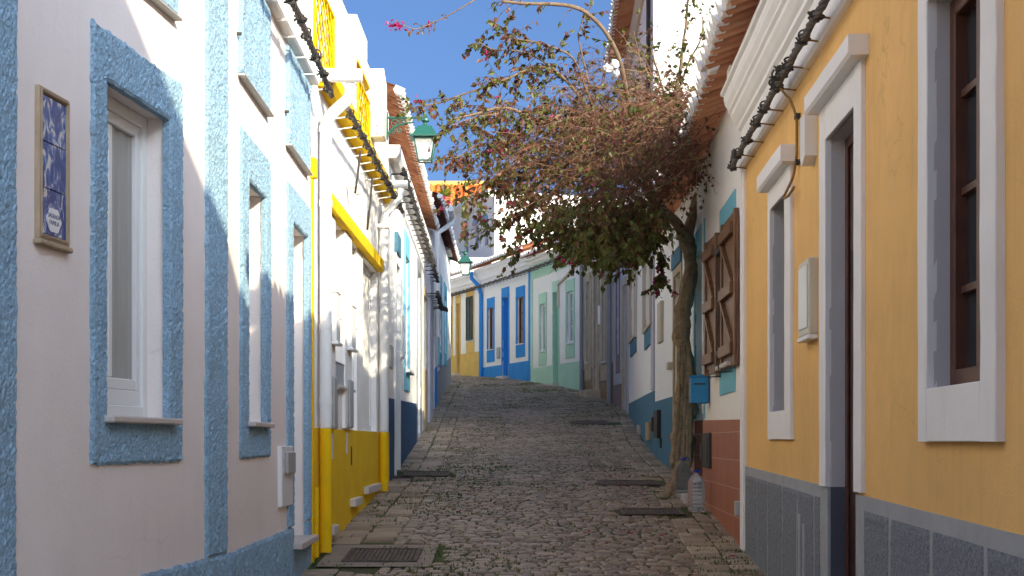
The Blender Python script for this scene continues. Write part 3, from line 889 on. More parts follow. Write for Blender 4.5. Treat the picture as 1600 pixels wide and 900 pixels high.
rough_slab(h, h.u(447), h.u(483.5), h.z(-.60), h.z(1.81), holes=[(do[0], do[1], -9, do[3])], parent=dr)
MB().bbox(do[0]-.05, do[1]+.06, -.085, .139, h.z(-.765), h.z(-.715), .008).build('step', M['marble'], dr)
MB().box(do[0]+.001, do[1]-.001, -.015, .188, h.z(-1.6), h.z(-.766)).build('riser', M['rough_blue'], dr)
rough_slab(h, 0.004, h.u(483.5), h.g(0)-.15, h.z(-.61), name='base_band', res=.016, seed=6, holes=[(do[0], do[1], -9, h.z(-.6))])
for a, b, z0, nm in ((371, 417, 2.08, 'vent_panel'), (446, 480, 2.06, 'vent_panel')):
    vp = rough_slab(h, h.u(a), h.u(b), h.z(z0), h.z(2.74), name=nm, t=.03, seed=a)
    MB().bbox(h.u(a)-.01, h.u(b)+.01, -.045, .01, h.z(z0-.018), h.z(z0-.003)).build('drip_edge', M['greybox'], vp)
    MB().bbox(h.u(a)-.04, h.u(a)-.025, -.03, .01, h.z(z0+.2), h.z(z0+.22)).build('hook', M['iron'], vp)
MB().bbox(0, h.L, -.07, .02, h.z(2.78), h.z(2.86), .012).build('string_course', M['white'], h.o)
mbx = MB().bbox(h.u(434), h.u(451), -.03, .01, h.z(-.44), h.z(-.03), .005).build('meter_box', M['pvc'], h.o)
MB().bbox(h.u(438), h.u(450), -.055, -.0305, h.z(-.22), h.z(-.07), .006).build('door', M['greybox'], mbx)

# ================================================================== LEFT 2 : yellow and white house
h = House('terraced_house', 'white house with bright yellow dado, yellow lintel and yellow terrace grilles', (-1.575, 11.0), (-1.53, 17.45), 3)
L2 = h
zt = h.z(.11)
A_ = (h.u(519.5), h.u(534), h.z(.50), h.z(1.94)); B_ = (h.u(545.5), h.u(558), h.z(.115), h.z(1.94)); C_ = (h.u(567), h.u(588.5), h.z(.115), h.z(1.93))
G1 = (h.u(489.5), h.u(520), h.z(3.04), h.z(3.95)); G2 = (h.u(557), h.u(576), h.z(3.04), h.z(3.83))
wall(h, h.z(4.06), [(*A_, .14), (*B_, .09), (*C_, .12), (*G1, .5), (*G2, .5)], M['white'])
dado(h, lambda u: zt, M['yellow'], u0=.06)
# shuttered window A
win = MB().bbox(A_[0]+.003, A_[1]-.003, .10, .135, A_[2]+.003, A_[3]-.003).build('window', M['beige'], h.o)
sl = MB()
for k in range(26):
    z = A_[2]+.12+k*.048
    sl.box(A_[0]+.02, A_[1]-.02, .088, .0995, z, z+.040)
sl.build('roller_slats', M['beige'], win)
sill(win, A_[0]-.05, A_[1]+.05, A_[2]+.002, M['marble'], -.05, .1)
gr = MB()
for k in range(5): 
    u = A_[0]+.06+(A_[1]-A_[0]-.12)*k/4
    gr.tube([(u,-.02,A_[2]+.002),(u,-.02,A_[2]+.2)], .008, 6)
gr.tube([(A_[0],-.02,A_[2]+.2),(A_[1],-.02,A_[2]+.2)], .008, 6); gr.build('guard_rail', M['metal'], win)
for o_ in (B_, C_):
    dd = .07 if o_ is B_ else .10
    dr = MB().bbox(o_[0]+.003, o_[1]-.003, dd-.02, dd+.015, zt+.008, o_[3]-.003).build('shutter_panel', M['paint_white'], h.o)
    pn = MB(); frame(pn, o_[0]+.004, o_[1]-.004, zt+.009, o_[3]-.004, .06, dd-.035, dd-.0205); pn.build('frame', M['paint_white'], dr)
for o_, z in ((B_, -.50), (C_, -.42)):
    MB().bbox(o_[0]+.02, o_[1]-.02, -.06, -.0, h.g(o_[0])+.14, h.g(o_[0])+.22, .008).build('step_block', M['marble'], h.o)
MB().bbox(h.u(505), h.u(590.5), -.075, .02, h.z(1.945), h.z(2.075), .006).build('lintel', M['yellow'], h.o)
cop = MB().extrude([(.02,h.z(2.88)),(-.09,h.z(2.88)),(-.13,h.z(2.93)),(-.13,h.z(3.03)),(.02,h.z(3.03))], h.u(496), h.L+.02).build('coping_band', M['yellow'], h.o)
ys_ = MB().bbox(.005, .055, -.022, .012, h.g(0)-.2, h.z(2.06), .004); ys_.bbox(-.012, .066, -.045, .012, h.z(2.061), h.z(2.22), .006); ys_.build('edge_strip', M['yellow'], h.o)
# white pilasters with cabinets
for (a, b) in ((511, 519), (534.5, 545)):
    MB().bbox(h.u(a), h.u(b), -.03, .012, zt+.012, h.z(1.94), .006).build('pilaster', M['white'], h.o)
for a, b, t, bt in ((512.5, 519, 457, 536), (537.5, 544.5, 478, 546)):
    u0, u1 = h.u(a), h.u(b); z0, z1 = h.e(b, bt), h.e(a, t)
    ca = MB().bbox(u0, u1, -.075, -.031, z0, z1, .008).build('utility_cabinet', M['pvc'], h.o)
    MB().bbox(u0-.015, u1+.03, -.09, -.031, z0-.03, z0-.001, .006).build('base_trim', M['pvc'], ca); MB().bbox(u0-.01, u1+.01, -.082, -.031, z1+.001, z1+.02, .005).build('lid', M['pvc'], ca)
    MB().tube([(u1-.03,-.076,(z0+z1)/2),(u1-.03,-.088,(z0+z1)/2)], .01, 8).build('latch', M['metal'], ca)
    lc = MB().bbox(u0+.02, u1-.02, -.055, -.031, z0-.75, z0-.30, .01).build('utility_cabinet', M['greybox'], h.o)
    MB().tube([(u1-.06,-.056,z0-.4),(u1-.06,-.072,z0-.4)], .014, 10).build('knob', M['metal'], lc)
# dado slots
for a, t, b in ((517.5, 677, 717), (540.5, 676, 709)):
    MB().bbox(h.u(a)-.05, h.u(a)+.05, -.016, .01, h.e(a, b), h.e(a, t), .004).build('vent_slot', M['marble'], h.o)
MB().box(h.u(547.5)-.03, h.u(547.5)+.03, -.013, .01, h.e(547.5, 727), h.e(547.5, 697)).build('letter_slot', M['iron'], h.o)
MB().bbox(h.u(514.5)-.03, h.u(514.5)+.03, -.05, .01, h.e(514, 842), h.e(514, 832), .006).build('step_block', M['marble'], h.o)
MB().bbox(h.u(512), h.u(519), -.06, .01, h.z(-.80), h.z(-.72), .006).build('step_block', M['marble'], h.o)
# lattice grilles
def lattice(h, o_, m, ztop, nm='terrace_grille'):
    u0, u1, z0, z1 = o_; z1 = ztop
    mb = MB(); 
    st = .21
    W_, H_ = u1-u0, z1-z0
    k = -int(H_/st)-1
    while k*st < W_:
        # rising diagonal  u = u0+k*st + t , z = z0+t
        for s in (1, -1):
            ua = k*st; t0 = max(0, -ua); t1 = min(H_, W_-ua)
            if t1-t0 > .03:
                pa = (ua+t0, t0); pb = (ua+t1, t1)
                if s == -1: pa = (W_-pa[0], pa[1]); pb = (W_-pb[0], pb[1])
                mb.tube([(u0+pa[0], .0+.006*s, z0+pa[1]), (u0+pb[0], .0+.006*s, z0+pb[1])], .0075, 4)
        k += 1
    g = mb.build(nm, m, h.o)
    fr = MB(); frame(fr, u0, u1, z0, z1, .03, -.02, .025); fr.build('frame', m, g)
    return g
lattice(h, G1, M['yellow'], h.z(3.72)); lattice(h, G2, M['yellow'], h.z(3.66))
MB().bbox(G2[0], G2[1], -.015, .03, h.z(3.795), h.z(3.829)).build('terrace_rail', M['yellow'], h.o)
# downpipes
u = h.u(495.5); r = .048; g0 = h.g(u)
pz = h.z(2.62)
pp_ = [(u+.1,-.02,h.z(2.98)),(u+.1,-.30,h.z(2.97))]
MB().tube([(h.u(500)-.15,-.0,h.z(2.96)),(h.u(500)-.15,-.36,h.z(2.955))], .055, 14).build('spout', M['pvc'], h.o)
dp = pipe(h, [(u+.06,-.27,h.z(2.90)),(u+.05,-.25,h.z(2.78)),(u+.02,-.13,h.z(2.66)),(u,-.075,h.z(2.58)),(u,-.07,h.z(2.4)),(u,-.07,zt+.002)], r, M['pvc'])
for zz in (2.5, 1.9, .9, .3): MB().tube([(u,-.07,h.z(zz)),(u,-.07,h.z(zz)+.045)], r*1.12, 14).build('collar', M['pvc'], dp)
MB().tube([(u,-.07,zt-.002),(u,-.07,g0+.02)], r*1.01, 14).build('painted_pipe', M['yellow'], dp)
MB().tube([(h.u(488.5),-.03,g0),(h.u(488.5),-.03,g0+.55)], .02, 10).build('conduit', M['yellow'], h.o)
u = 5.15
MB().tube([(u+.02,0,h.z(2.96)),(u+.02,-.34,h.z(2.95))], .05, 14).build('spout', M['pvc'], h.o)
dp = pipe(h, [(u+.02,-.27,h.z(2.90)),(u+.01,-.24,h.z(2.80)),(u,-.10,h.z(2.62)),(u,-.07,h.z(2.5)),(u,-.07,zt+.002)], r, M['pvc'])
MB().tube([(u,-.07,zt-.002),(u,-.07,h.g(u)+.02)], r*1.01, 14).build('painted_pipe', M['yellow'], dp)
MB().bbox(u-.07, u+.07, -.13, -.0, h.z(2.44), h.z(2.49), .01).build('collar', M['pvc'], dp)
pm = MB().tube([(h.u(541),-.005,h.z(2.42)),(h.u(541),-.10,h.z(2.40)),(h.u(541),-.12,h.z(2.33))], .03, 12).build('vent_pipe', M['pvc'], h.o)
# chimney / stair block on the roof
MB().bbox(5.0, 6.05, .22, 1.6, h.z(3.9), h.z(4.86), .01).build('chimney', M['white'], h.o)
MB().prism([(6.06,h.z(3.5)),(6.44,h.z(3.5)),(6.44,h.z(4.40)),(6.06,h.z(4.52))], .02, 1.5).build('parapet', M['white'], h.o)
MB().bbox(4.35, 4.62, -.15, -.002, h.z(3.32), h.z(3.62), .012).build('junction_box', M['cream'], h.o)
for k in range(3): MB().tube([(4.352,-.08,h.z(3.385)+k*.085),(4.338,-.08,h.z(3.385)+k*.085)], .025, 10).build('cable_gland', M['cream'], h.o)

# ================================================================== LEFT 3 : dark blue dado
h = House('terraced_house', 'white house with dark blue dado and long terracotta eave behind the street lamp', (-1.53, 17.45), (-1.66, 28.6), 4)
L3 = h
D1 = (h.u(616.5), h.u(622), h.z(-.45), h.z(2.35)); W1 = (h.u(631.5), h.u(637.5), h.z(1.05), h.z(2.72)); 
D2 = (h.u(651.5), h.u(656.5), h.g(h.u(654))+.1, h.z(2.9)); W2 = (h.u(661), h.u(666), h.z(1.35), h.z(2.7))
wall(h, h.z(3.69), [(*D1, .16), (*W1, .2), (*D2, .2), (*W2, .16)], M['white'])
MB().bbox(.01, h.L-.01, .24, 4.9, h.z(3.70), h.z(4.22), .004).build('attic_wall', M['white'], h.o)
dado(h, lambda u: h.z(.54+.11*u/7), M['navy'], gaps=[(D1[0]-.12, D1[1]+.12)], u0=.0, u1=h.u(651))
dr = MB().bbox(D1[0]+.003, D1[1]-.003, .12, .155, D1[2], D1[3]-.003).build('door', M['navy'], h.o)
surround(h, dr, D1[0]-.12, D1[1]+.12, D1[2]-.05, D1[3]+.12, D1[0], D1[1], D1[2]-.05, D1[3], M['paint_white'], .03)
MB().bbox(D1[0]-.15, D1[1]+.15, -.12, .119, D1[2]-.08, D1[2]-.001, .008).build('step', M['marble'], dr)
MB().bbox(D1[0]-.06, D1[1]-.1, -.05, .01, D1[3]+.13, D1[3]+.4, .004).build('transom_panel', M['teal'], dr)
win = sash_window(h, *W1, .19, M['paint_white'], M['pane'], .06)
surround(h, win, W1[0]-.12, W1[1]+.12, W1[2]-.3, W1[3]+.35, W1[0], W1[1], W1[2], W1[3], M['skyblue'], .025)
sill(win, W1[0]-.05, W1[1]+.05, W1[2]+.002, M['paint_white'], -.10, .13, .05)
dr = MB().bbox(D2[0]+.003, D2[1]-.003, .15, .19, D2[2], D2[3]-.003).build('door', M['iron'], h.o)
surround(h, dr, D2[0]-.2, D2[1]+.2, D2[2]-.3, D2[3]+.2, D2[0], D2[1], D2[2]-.3, D2[3], M['metal'], .02)
win = sash_window(h, *W2, .15, M['iron'], M['pane'], .06)
surround(h, win, W2[0]-.15, W2[1]+.15, W2[2]-1.3, W2[3]+.15, W2[0], W2[1], W2[2], W2[3], M['stone'], .02)
MB().bbox(h.u(667.5), h.L-.005, -.06, .01, h.g(h.L)-.2, h.z(3.55), .01).build('pilaster', M['lilac'], h.o)
MB().bbox(h.u(624), h.u(628), -.04, .01, h.e(626, 560), h.e(626, 492), .005).build('meter_box', M['pvc'], h.o)
MB().bbox(h.u(607.5), h.u(611.5), -.03, .01, h.e(609, 575), h.e(609, 540), .004).build('notice_board', M['greybox'], h.o)
MB().extrude([(.02,h.z(3.52)),(-.10,h.z(3.52)),(-.14,h.z(3.58)),(-.14,h.z(3.68)),(.02,h.z(3.68))], .0, h.L).build('cornice', M['white'], h.o)
tile_roof(h, .0, h.L, -.15, h.z(4.32), 2.6, h.z(5.5), M['tile'])
MB().tube([(h.u(631),-.012,h.z(3.5)),(h.u(631),-.012,h.z(2.75))], .012, 6).build('conduit', M['greybox'], h.o)

# ================================================================== LEFT 4 : far left
h = House('terraced_house', 'white house with blue window frames at the far left bend', (-1.66, 28.6), (-1.68, 38.6), 5)
L4 = h
Ws = [(h.u(685), h.u(688.5), 2.05, 3.55), (h.u(693.5), h.u(696.5), 2.2, 3.6)]
Dn = (h.u(676.2), h.u(679), h.g(h.u(677)), h.z(3.0))
ops = [(a, b, h.z(c), h.z(d)) for a, b, c, d in Ws]
wall(h, h.z(4.85), [(*o_, .15) for o_ in ops]+[(*Dn, .15)], M['farwhite'])
for o_ in ops:
    win = sash_window(h, *o_, .14, M['paint_white'], M['lit_pane'], .06)
    surround(h, win, o_[0]-.15, o_[1]+.15, o_[2]-.32, o_[3]+.3, *o_, M['skyblue'], .03)
dr = MB().bbox(Dn[0]+.003, Dn[1]-.003, .1, .14, Dn[2], Dn[3]-.003).build('door', M['greybox'], h.o)
dado(h, lambda u: h.g(u)+.85, M['blue'], gaps=[(Dn[0], Dn[1])], u1=h.u(683))
dado(h, lambda u: h.g(u)+.7, M['greygran'], u0=h.u(683)+.01)
MB().bbox(.01, .35, -.05, .01, h.g(0)-.3, h.z(4.3), .01).build('pilaster', M['lilac'], h.o)
tile_roof(h, 0, h.L, -.22, h.z(4.95), 2.4, h.z(6.05), M['tiledark'])
gt = MB().tube([(h.u(677),-.36,h.z(4.93)),(h.u(677)+1.2,-.36,h.z(4.9))], .07, 10).build('gutter', M['pvc'], h.o)
MB().tube([(h.u(677)+1.0,-.36,h.z(4.9)),(h.u(677)+.9,-.36,h.z(4.75)),(h.u(677),-.09,h.z(4.4)),(h.u(677),-.09,h.z(2.2))], .06, 10).build('downpipe', M['pvc'], gt)
MB().bbox(h.u(689), h.u(689)+1.3, .40, .75, h.z(4.9), h.z(6.55), .01).build('chimney', M['white'], h.o)
ped = MB().bbox(h.u(699)-.5, h.u(699)+.9, -.10, .28, h.z(4.9), h.z(6.12), .01).build('parapet', M['white'], h.o)
pu = h.u(699)+.2
pp0 = empty('potted_plant', h.W(pu, .1, h.z(6.121)), 'yellow green succulent in a terracotta pot on the rooftop beside the chimney', 'potted plant')
MB().lathe([(.10,0),(.15,.2),(.165,.2),(.165,.24),(.14,.24)], n=14).build('pot', M['terrapot'], pp0)
lf = MB(); r3 = random.Random(4)
for k in range(90):
    a = r3.uniform(0, 6.28); el = r3.uniform(.1, 1.5); l = r3.uniform(.25, .45); w = .03
    d = Vector((math.cos(a)*math.cos(el), math.sin(a)*math.cos(el), math.sin(el))); s = d.cross(Vector((0,0,1))).normalized()*w
    b0 = Vector((0,0,.23)); m_ = b0+d*l*.6+Vector((0,0,.03)); e_ = b0+d*l
    lf.q(b0-s*.5, b0+s*.5, m_+s, m_-s); lf.q(m_-s, m_+s, e_)
lf.build('foliage', M['succulent'], pp0, recalc=False)

# unseen house round the bend, added to bounce sunlight onto the far fronts
h = House('terraced_house', 'unseen plain white house round the left bend, added to reflect light onto the ochre house', (-1.95, 38.75), (-5.4, 48.0), 18)
wn = (h.L*.3, h.L*.3+.9, h.g(h.L*.3)+1.0, h.g(h.L*.3)+2.2)
wall(h, h.z(5.6), [(*wn, .15)], M['farwhite'], depth=4)
win = sash_window(h, *wn, .14, M['paint_white'], M['lit_pane'], .06)
dado(h, lambda u: h.g(u)+.7, M['skyblue'])
# ================================================================== RIGHT 1 : amber house
h = House('terraced_house', 'amber house with white casings, grey panelled dado and heavy white cornice', (1.924, 11.6), (1.552, 2.5), 6)
R1 = h
small = (h.u(1207.5), h.u(1231), h.z(.21), h.z(1.65)); door = (h.u(1296), h.u(1341), h.g(h.u(1341))-.3, h.z(1.685)); big = (h.u(1460), h.u(1545), h.z(.21), h.z(1.745))
wall(h, h.z(3.08), [(*small, .17), (*door, .14), (*big, .135)], M['amber'], reveal=M['jamb'])
def dtop(u): return h.z(-.20-.10*min(1, u/7.1))
cas0, cas1 = h.u(1286.5), h.u(1352.5)
dado(h, dtop, M['greygran'], gaps=[(door[0], door[1])], u0=.06, off=.012)
# rough panels
pan = MB()
edges = [h.u(x) for x in (1185, 1202, 1224.5, 1249, 1276, 1286)]
edges2 = [h.u(x) for x in (1353, 1394, 1460, 1545, 1650)]
def panel(a, b):
    a += .022; b -= .022
    if b-a < .05: return
    us = splits([a, b], .02)
    for p, q in zip(us, us[1:]):
        zs = [h.g(p)-.25+(dtop(p)-.07-h.g(p)+.25)*k/40 for k in range(41)]
        for z0, z1 in zip(zs, zs[1:]):
            def y(u, z):
                e = min(u-a, b-u, dtop(u)-.07-z)
                v = Vector((u*55, z*55, 2)); k = 1 if e > .004 else 0
                return h.wav(u, z)-.0125-k*(.003+.005*abs(noise.noise(v))+.003*abs(noise.noise(v*.4)))
            pan.q((p,y(p,z0),z0),(q,y(q,z0),z0),(q,y(q,z1),z1),(p,y(p,z1),z1))
panel(.08, edges[0])
for a, b in zip(edges, edges[1:]): panel(a, b)
for a, b in zip(edges2, edges2[1:]): panel(a, b)
pan.build('dado_panels', M['greyrough'], h.o, recalc=False)
MB().bbox(h.u(1254), h.u(1257), -.03, .0, h.z(-1.0), h.z(-.45), .004).bbox(h.u(1261), h.u(1264), -.03, .0, h.z(-1.0), h.z(-.5), .004).build('conduit', M['greygran'], h.o)
# end strip
MB().bbox(-.03, .06, -.028, .015, h.g(0)-.3, h.z(2.25), .006).build('corner_strip', M['white'], h.o)
# small window
win = sash_window(h, *small, .165, M['brownwood'], M['pane'], .05)
surround(h, win, h.u(1204.5), h.u(1240.5), h.z(.015), h.z(1.80), *small, M['trim_lilac'], .025)
MB().extrude([(.01,h.z(1.795)),(-.085,h.z(1.795)),(-.10,h.z(1.81)),(-.10,h.z(1.905)),(.01,h.z(1.905))], h.u(1204.5)-.02, h.u(1240.5)+.09).build('hood', M['trim_lilac'], win)
# door
dr = MB().bbox(door[0]+.003, door[1]-.003, .10, .136, door[2]+.1, door[3]-.003).build('door', M['darkwood'], h.o)
fr = MB(); frame(fr, door[0]+.002, door[1]-.002, door[2]+.1, door[3]-.002, .06, .085, .0995, bottom=False); fr.build('frame', M['brownwood'], dr)
pn = MB()
for k in range(3): pn.bbox(door[0]+.15, door[1]-.15, .09, .0995, door[3]-.65-k*.7, door[3]-.15-k*.7)
pn.build('panel', M['darkwood'], dr)
surround(h, dr, cas0, cas1, dtop(cas0), h.z(1.88), door[0], door[1], dtop(cas0), door[3], M['trim_lilac'], .025)
MB().extrude([(.01,h.z(1.875)),(-.085,h.z(1.875)),(-.10,h.z(1.89)),(-.10,h.z(1.975)),(.01,h.z(1.975))], cas0-.05, cas1+.08).build('hood', M['trim_lilac'], dr)
MB().box(door[0]+.0005, door[0]+.004, .006, .084, door[2], dtop(door[0])).build('reveal_dado', M['darkreveal'], dr)
MB().bbox(door[0]+.01, door[1]-.01, .02, .098, h.g(door[1])-.2, h.g(door[1])+.12).build('step', M['marble'], dr)
# big window
win = sash_window(h, *big, .13, M['brownwood'], M['pane'], .07, bars=3)
surround(h, win, h.u(1446), h.u(1570), h.z(.0), h.z(1.93), *big, M['trim_lilac'], .032)
# boxes
mbx = MB().bbox(h.u(1262), h.u(1278), -.055, .01, h.z(.63), h.z(1.08), .008).build('meter_box', M['cream'], h.o)
pn = MB().bbox(h.u(1262)+.03, h.u(1278)-.03, -.062, -.0555, h.z(.67), h.z(1.04), .003); pn.bbox(h.u(1262)-.01, h.u(1278)+.01, -.062, -.0, h.z(.60), h.z(.628), .004)
pn.build('box_lid', M['pvc'], mbx)
jb = MB().prism([(h.u(1268.5),h.z(1.68)),(h.u(1271.5),h.z(1.635)),(h.u(1276),h.z(1.68)),(h.u(1276),h.z(1.93)),(h.u(1268.5),h.z(1.93))], -.07, .01).build('cable_trunking', M['pvc'], h.o)
# cornice group
Lr = h.L-2.05
prof = [(.01,2.25),(-.035,2.25),(-.05,2.27),(-.05,2.33),(-.03,2.345),(-.03,2.56),(-.06,2.575),(-.06,2.61),(-.085,2.63),(-.115,2.67),(-.12,2.70),(-.14,2.715),(-.14,2.74),(-.165,2.775),(-.175,2.82),(-.175,2.845),(-.20,2.855),(-.20,2.885),(-.13,2.90),(-.13,3.06),(.01,3.06)]
MB().extrude([(y_, h.z(z_)) for y_, z_ in prof], -.03, h.L).build('cornice', M['white'], h.o)
MB().extrude([(-.131,h.z(2.90)),(-.15,h.z(2.90)),(-.15,h.z(3.06)),(-.131,h.z(3.06))], -.03, .16).build('cornice_end', M['white'], h.o)
tile_roof(h, -.03, Lr, -.34, h.z(3.12), 2.6, h.z(4.25), M['tile'], amp=.062)

# unseen front gabled neighbour towards the camera, added to shade the left wall
h = House('terraced_house', 'unseen tall white gabled house downhill of the amber house, added to shade the left wall', (1.60, 4.15), (1.34, -2.2), 7)
mb = MB(); L_ = h.L; ez = h.z(2.98); pk = h.z(2.98+.65*L_/2); zb_ = min(h.g(0), h.g(L_))-.6
mb.prism([(0,zb_),(L_,zb_),(L_,ez),(L_/2,pk),(0,ez)], -.02, 5); mb.build('wall', M['white'], h.o)

# ================================================================== RIGHT 2 : shutters, terracotta tile dado
h = House('terraced_house', 'white house with wooden shutters, turquoise door and terracotta tiled dado', (2.12, 16.5), (1.924, 11.63), 8)
R2 = h
win_o = (h.L-1.50, h.L-.62, h.z(.70), h.z(1.92)); dor = (h.u(1086.5), h.u(1100), h.g(h.u(1086))+.02, h.z(2.1))
wall(h, h.z(3.06), [(*win_o, .16), (*dor, .16)], M['white'])
dt = lambda u: h.z(.245-.06*u/h.L)
dado(h, dt, M['dadotile'], gaps=[(dor[0], dor[1])], off=.014, u1=h.L-.10)
MB().box(dor[0]+.001, dor[0]+.006, .012, .12, dor[2]-.2, dt(0)).build('reveal_dado', M['dadotile'], h.o)
dr = MB().bbox(dor[0]+.007, dor[1]-.003, .12, .155, dor[2], dor[3]-.003).build('door', M['tealdoor'], h.o)
surround(h, dr, dor[0]-.12, dor[1]+.16, dt(0)+.002, dor[3]+.28, dor[0], dor[1], dt(0)+.002, dor[3], M['skyblue'], .012)
MB().bbox(dor[0]-.05, dor[1]+.05, -.22, .118, dor[2]-.30, dor[2]-.002, .01).build('step', M['marble'], dr)
win = sash_window(h, *win_o, .15, M['tealdoor'], M['pane'], .07)
MB().bbox(h.L-1.62, h.L-1.25, -.022, .012, win_o[2]-.04, win_o[3]+.04, .004).build('jamb', M['boxblue'], win)
surround(h, win, win_o[0]-.35, win_o[1]-.02, win_o[2]-.26, win_o[3]+.28, *win_o, M['skyblue'], .014)
sill(win, win_o[0]-.02, win_o[1]+.06, win_o[2]+.001, M['marble'], -.09, .09, .04)
def shutter(w, H):
    mb = MB(); n = 4
    for k in range(n): mb.bbox(w*k/n+.001, w*(k+1)/n-.001, -.012, .012, 0, H, .003)
    mb.bbox(0, .075, -.03, -.0125, 0, H, .004)
    mb.bbox(w-.075, w, -.03, -.0125, 0, H, .004)
    for z in (.10, H/2-.05, H-.2): mb.bbox(.076, w-.076, -.060, -.0125, z, z+.10, .004)
    for z0, z1 in ((.2, H/2-.05), (H/2+.05, H-.2)):
        x0, x1 = .08, w-.16
        mb.prism([(x0,z0),(x0+.08,z0),(x1+.08,z1),(x1,z1)], -.048, -.0125)
    return mb
Hs = win_o[3]-win_o[2]+.10
# near leaf hinged at the near edge, slightly ajar; far leaf folded back on the wall
s1 = shutter(1.0, Hs); s1.v = [(-x, y_, z) for x, y_, z in s1.v]
o = s1.build('shutter', M['shutterwood'], win, loc=(h.L-.22, -.034, win_o[2]-.05)); o.rotation_euler = (0,0,R(.6))
o['label'] = 'closed near leaf of the wooden shutters'
s2 = shutter(.74, Hs); s2.v = [(-x, y_, z) for x, y_, z in s2.v]
o2 = s2.build('shutter', M['shutterwood'], win, loc=(h.L-1.63, -.045, win_o[2]-.05)); o2.rotation_euler = (0,0,R(3))
o2['label'] = 'far leaf of the wooden shutters folded back to the wall'
for zz in (win_o[2]+.12, win_o[3]-.15):
    MB().box(h.L-1.66, h.L-1.20, -.075, -.046, zz-.025, zz+.025).build('hinge', M['iron'], win)
hk = MB()
for uu in (win_o[0]-.2, win_o[1]-.15): hk.tube([(uu,0,win_o[2]-.08),(uu,-.13,win_o[2]-.09),(uu,-.14,win_o[2]-.02)], .008, 6)
hk.build('stay_hook', M['iron'], win)
bk = MB().bbox(h.u(1103), h.u(1114), -.04, -.01, h.z(-.27), h.z(.09), .006).build('meter_box', M['black'], h.o)
MB().bbox(h.u(1105), h.u(1112), -.047, -.0405, h.z(-.23), h.z(.05), .003).build('box_lid', M['iron'], bk)
MB().bbox(h.u(1101), h.u(1103), -.05, -.0, h.z(-.2), h.z(-.02), .004).build('switch_box', M['black'], h.o)
MB().bbox(h.u(1158), h.u(1161), -.06, -.01, h.z(-.62), h.z(-.5), .006).build('tap_box', M['greybox'], h.o)
MB().bbox(h.u(1103), h.u(1106), -.04, .01, h.z(.52), h.z(1.05), .005).build('meter_box', M['greybox'], h.o)
MB().tube([(h.u(1101.5),-.02,h.z(.3)),(h.u(1101.5),-.02,h.z(2.5))], .012, 8).build('conduit', M['pvc'], h.o)
MB().bbox(h.L-.10, h.L-.035, -.03, .012, h.g(h.L)-.3, h.z(2.9), .006).build('corner_strip', M['white'], h.o)
tile_roof(h, -.0, h.L, -.30, h.z(3.08), 2.6, h.z(4.2), M['tile'], amp=.06)
# blue mail box on the wall
uo = h.u(1109)
mbx = empty('mailbox', h.W(uo, 0, h.z(.395)), 'bright blue metal mailbox jutting out beside the turquoise door', 'mailbox', None, h.rz)
MB().bbox(-.11, .07, -.20, -.016, 0, .27, .006).build('body', M['boxblue'], mbx)
MB().extrude([(-.0165,.271),(-.215,.271),(-.215,.279),(-.0165,.305)], -.12, .08).build('lid', M['boxblue'], mbx)
MB().box(.0705, .073, -.17, -.05, .19, .205).build('letter_slot', M['black'], mbx)

# ================================================================== RIGHT 3a : teal dado, single storey
h = House('terraced_house', 'low white house with teal dado and tan door behind the twisted trunk', (2.165, 21.3), (2.12, 16.52), 9)
R3 = h
dor = (h.u(1054.5), h.u(1065), h.g(h.u(1060))+.05, h.z(2.15))
wall(h, h.z(3.0), [(*dor, .12)], M['white'])
dado(h, lambda u: h.z(.60), M['teal'], gaps=[(dor[0]-.1, h.L)])
dr = MB().bbox(dor[0]+.003, dor[1]-.003, .08, .115, dor[2], dor[3]-.003).build('door', M['tan'], h.o)
surround(h, dr, dor[0]-.1, dor[1]+.1, dor[2]-.3, dor[3]+.1, dor[0], dor[1], dor[2]-.3, dor[3], M['tan'], .02)
MB().bbox(dor[0]-.2, dor[1]+.1, -.03, .01, dor[3]+.11, dor[3]+.33, .004).build('transom_panel', M['teal'], dr)
MB().bbox(h.u(1032), h.u(1037.5), -.05, .01, h.e(1035, 535), h.e(1035, 472), .006).build('meter_box', M['beige'], h.o)
MB().bbox(h.u(1048), h.u(1051), -.06, .01, h.e(1050, 577), h.e(1050, 566), .006).build('doorbell', M['beige'], h.o)
MB().bbox(h.u(1028), h.u(1034), -.07, -.0085, h.e(1031, 684), h.e(1031, 641), .006).build('meter_box', M['black'], h.o)
MB().bbox(h.u(1026), h.u(1028), -.09, -.0085, h.e(1027, 674), h.e(1027, 652), .006).build('switch_box', M['black'], h.o)
MB().tube([(h.u(1035),-.02,h.e(1035,684)),(h.u(1035),-.02,h.e(1035,700))], .02, 8).build('conduit', M['iron'], h.o)
tile_roof(h, 0, h.L, -.40, h.z(3.02), 2.6, h.z(4.1), M['tile'])
# RIGHT 3b : two storeys
h = House('terraced_house', 'tall white two storey house with a sunlit gable wall above the tree', (2.42, 29.2), (2.165, 21.33), 10)
R4 = h
w1 = (h.u(1009), h.u(1021), h.z(1.85), h.z(3.1)); w2 = (h.u(986.5), h.u(995), h.z(2.0), h.z(3.3)); up = (h.u(1003), h.u(1014), h.z(4.9), h.z(6.3))
wall(h, h.z(7.9), [(*w1, .12), (*w2, .12), (*up, .12)], M['white'], depth=6.5)
dado(h, lambda u: h.z(.78), M['teal'])
for w_ in (w1, w2):
    win = MB().bbox(w_[0]+.003, w_[1]-.003, .05, .1, w_[2]+.003, w_[3]-.003).build('window', M['beige'], h.o)
    surround(h, win, w_[0]-.08, w_[1]+.08, w_[2]-.05, w_[3]+.1, w_[0], w_[1], w_[2]-.0, w_[3], M['beige'], .06)
    MB().bbox(w_[0], w_[1], -.03, .01, w_[2]-.32, w_[2]-.055, .004).build('apron', M['teal'], win)
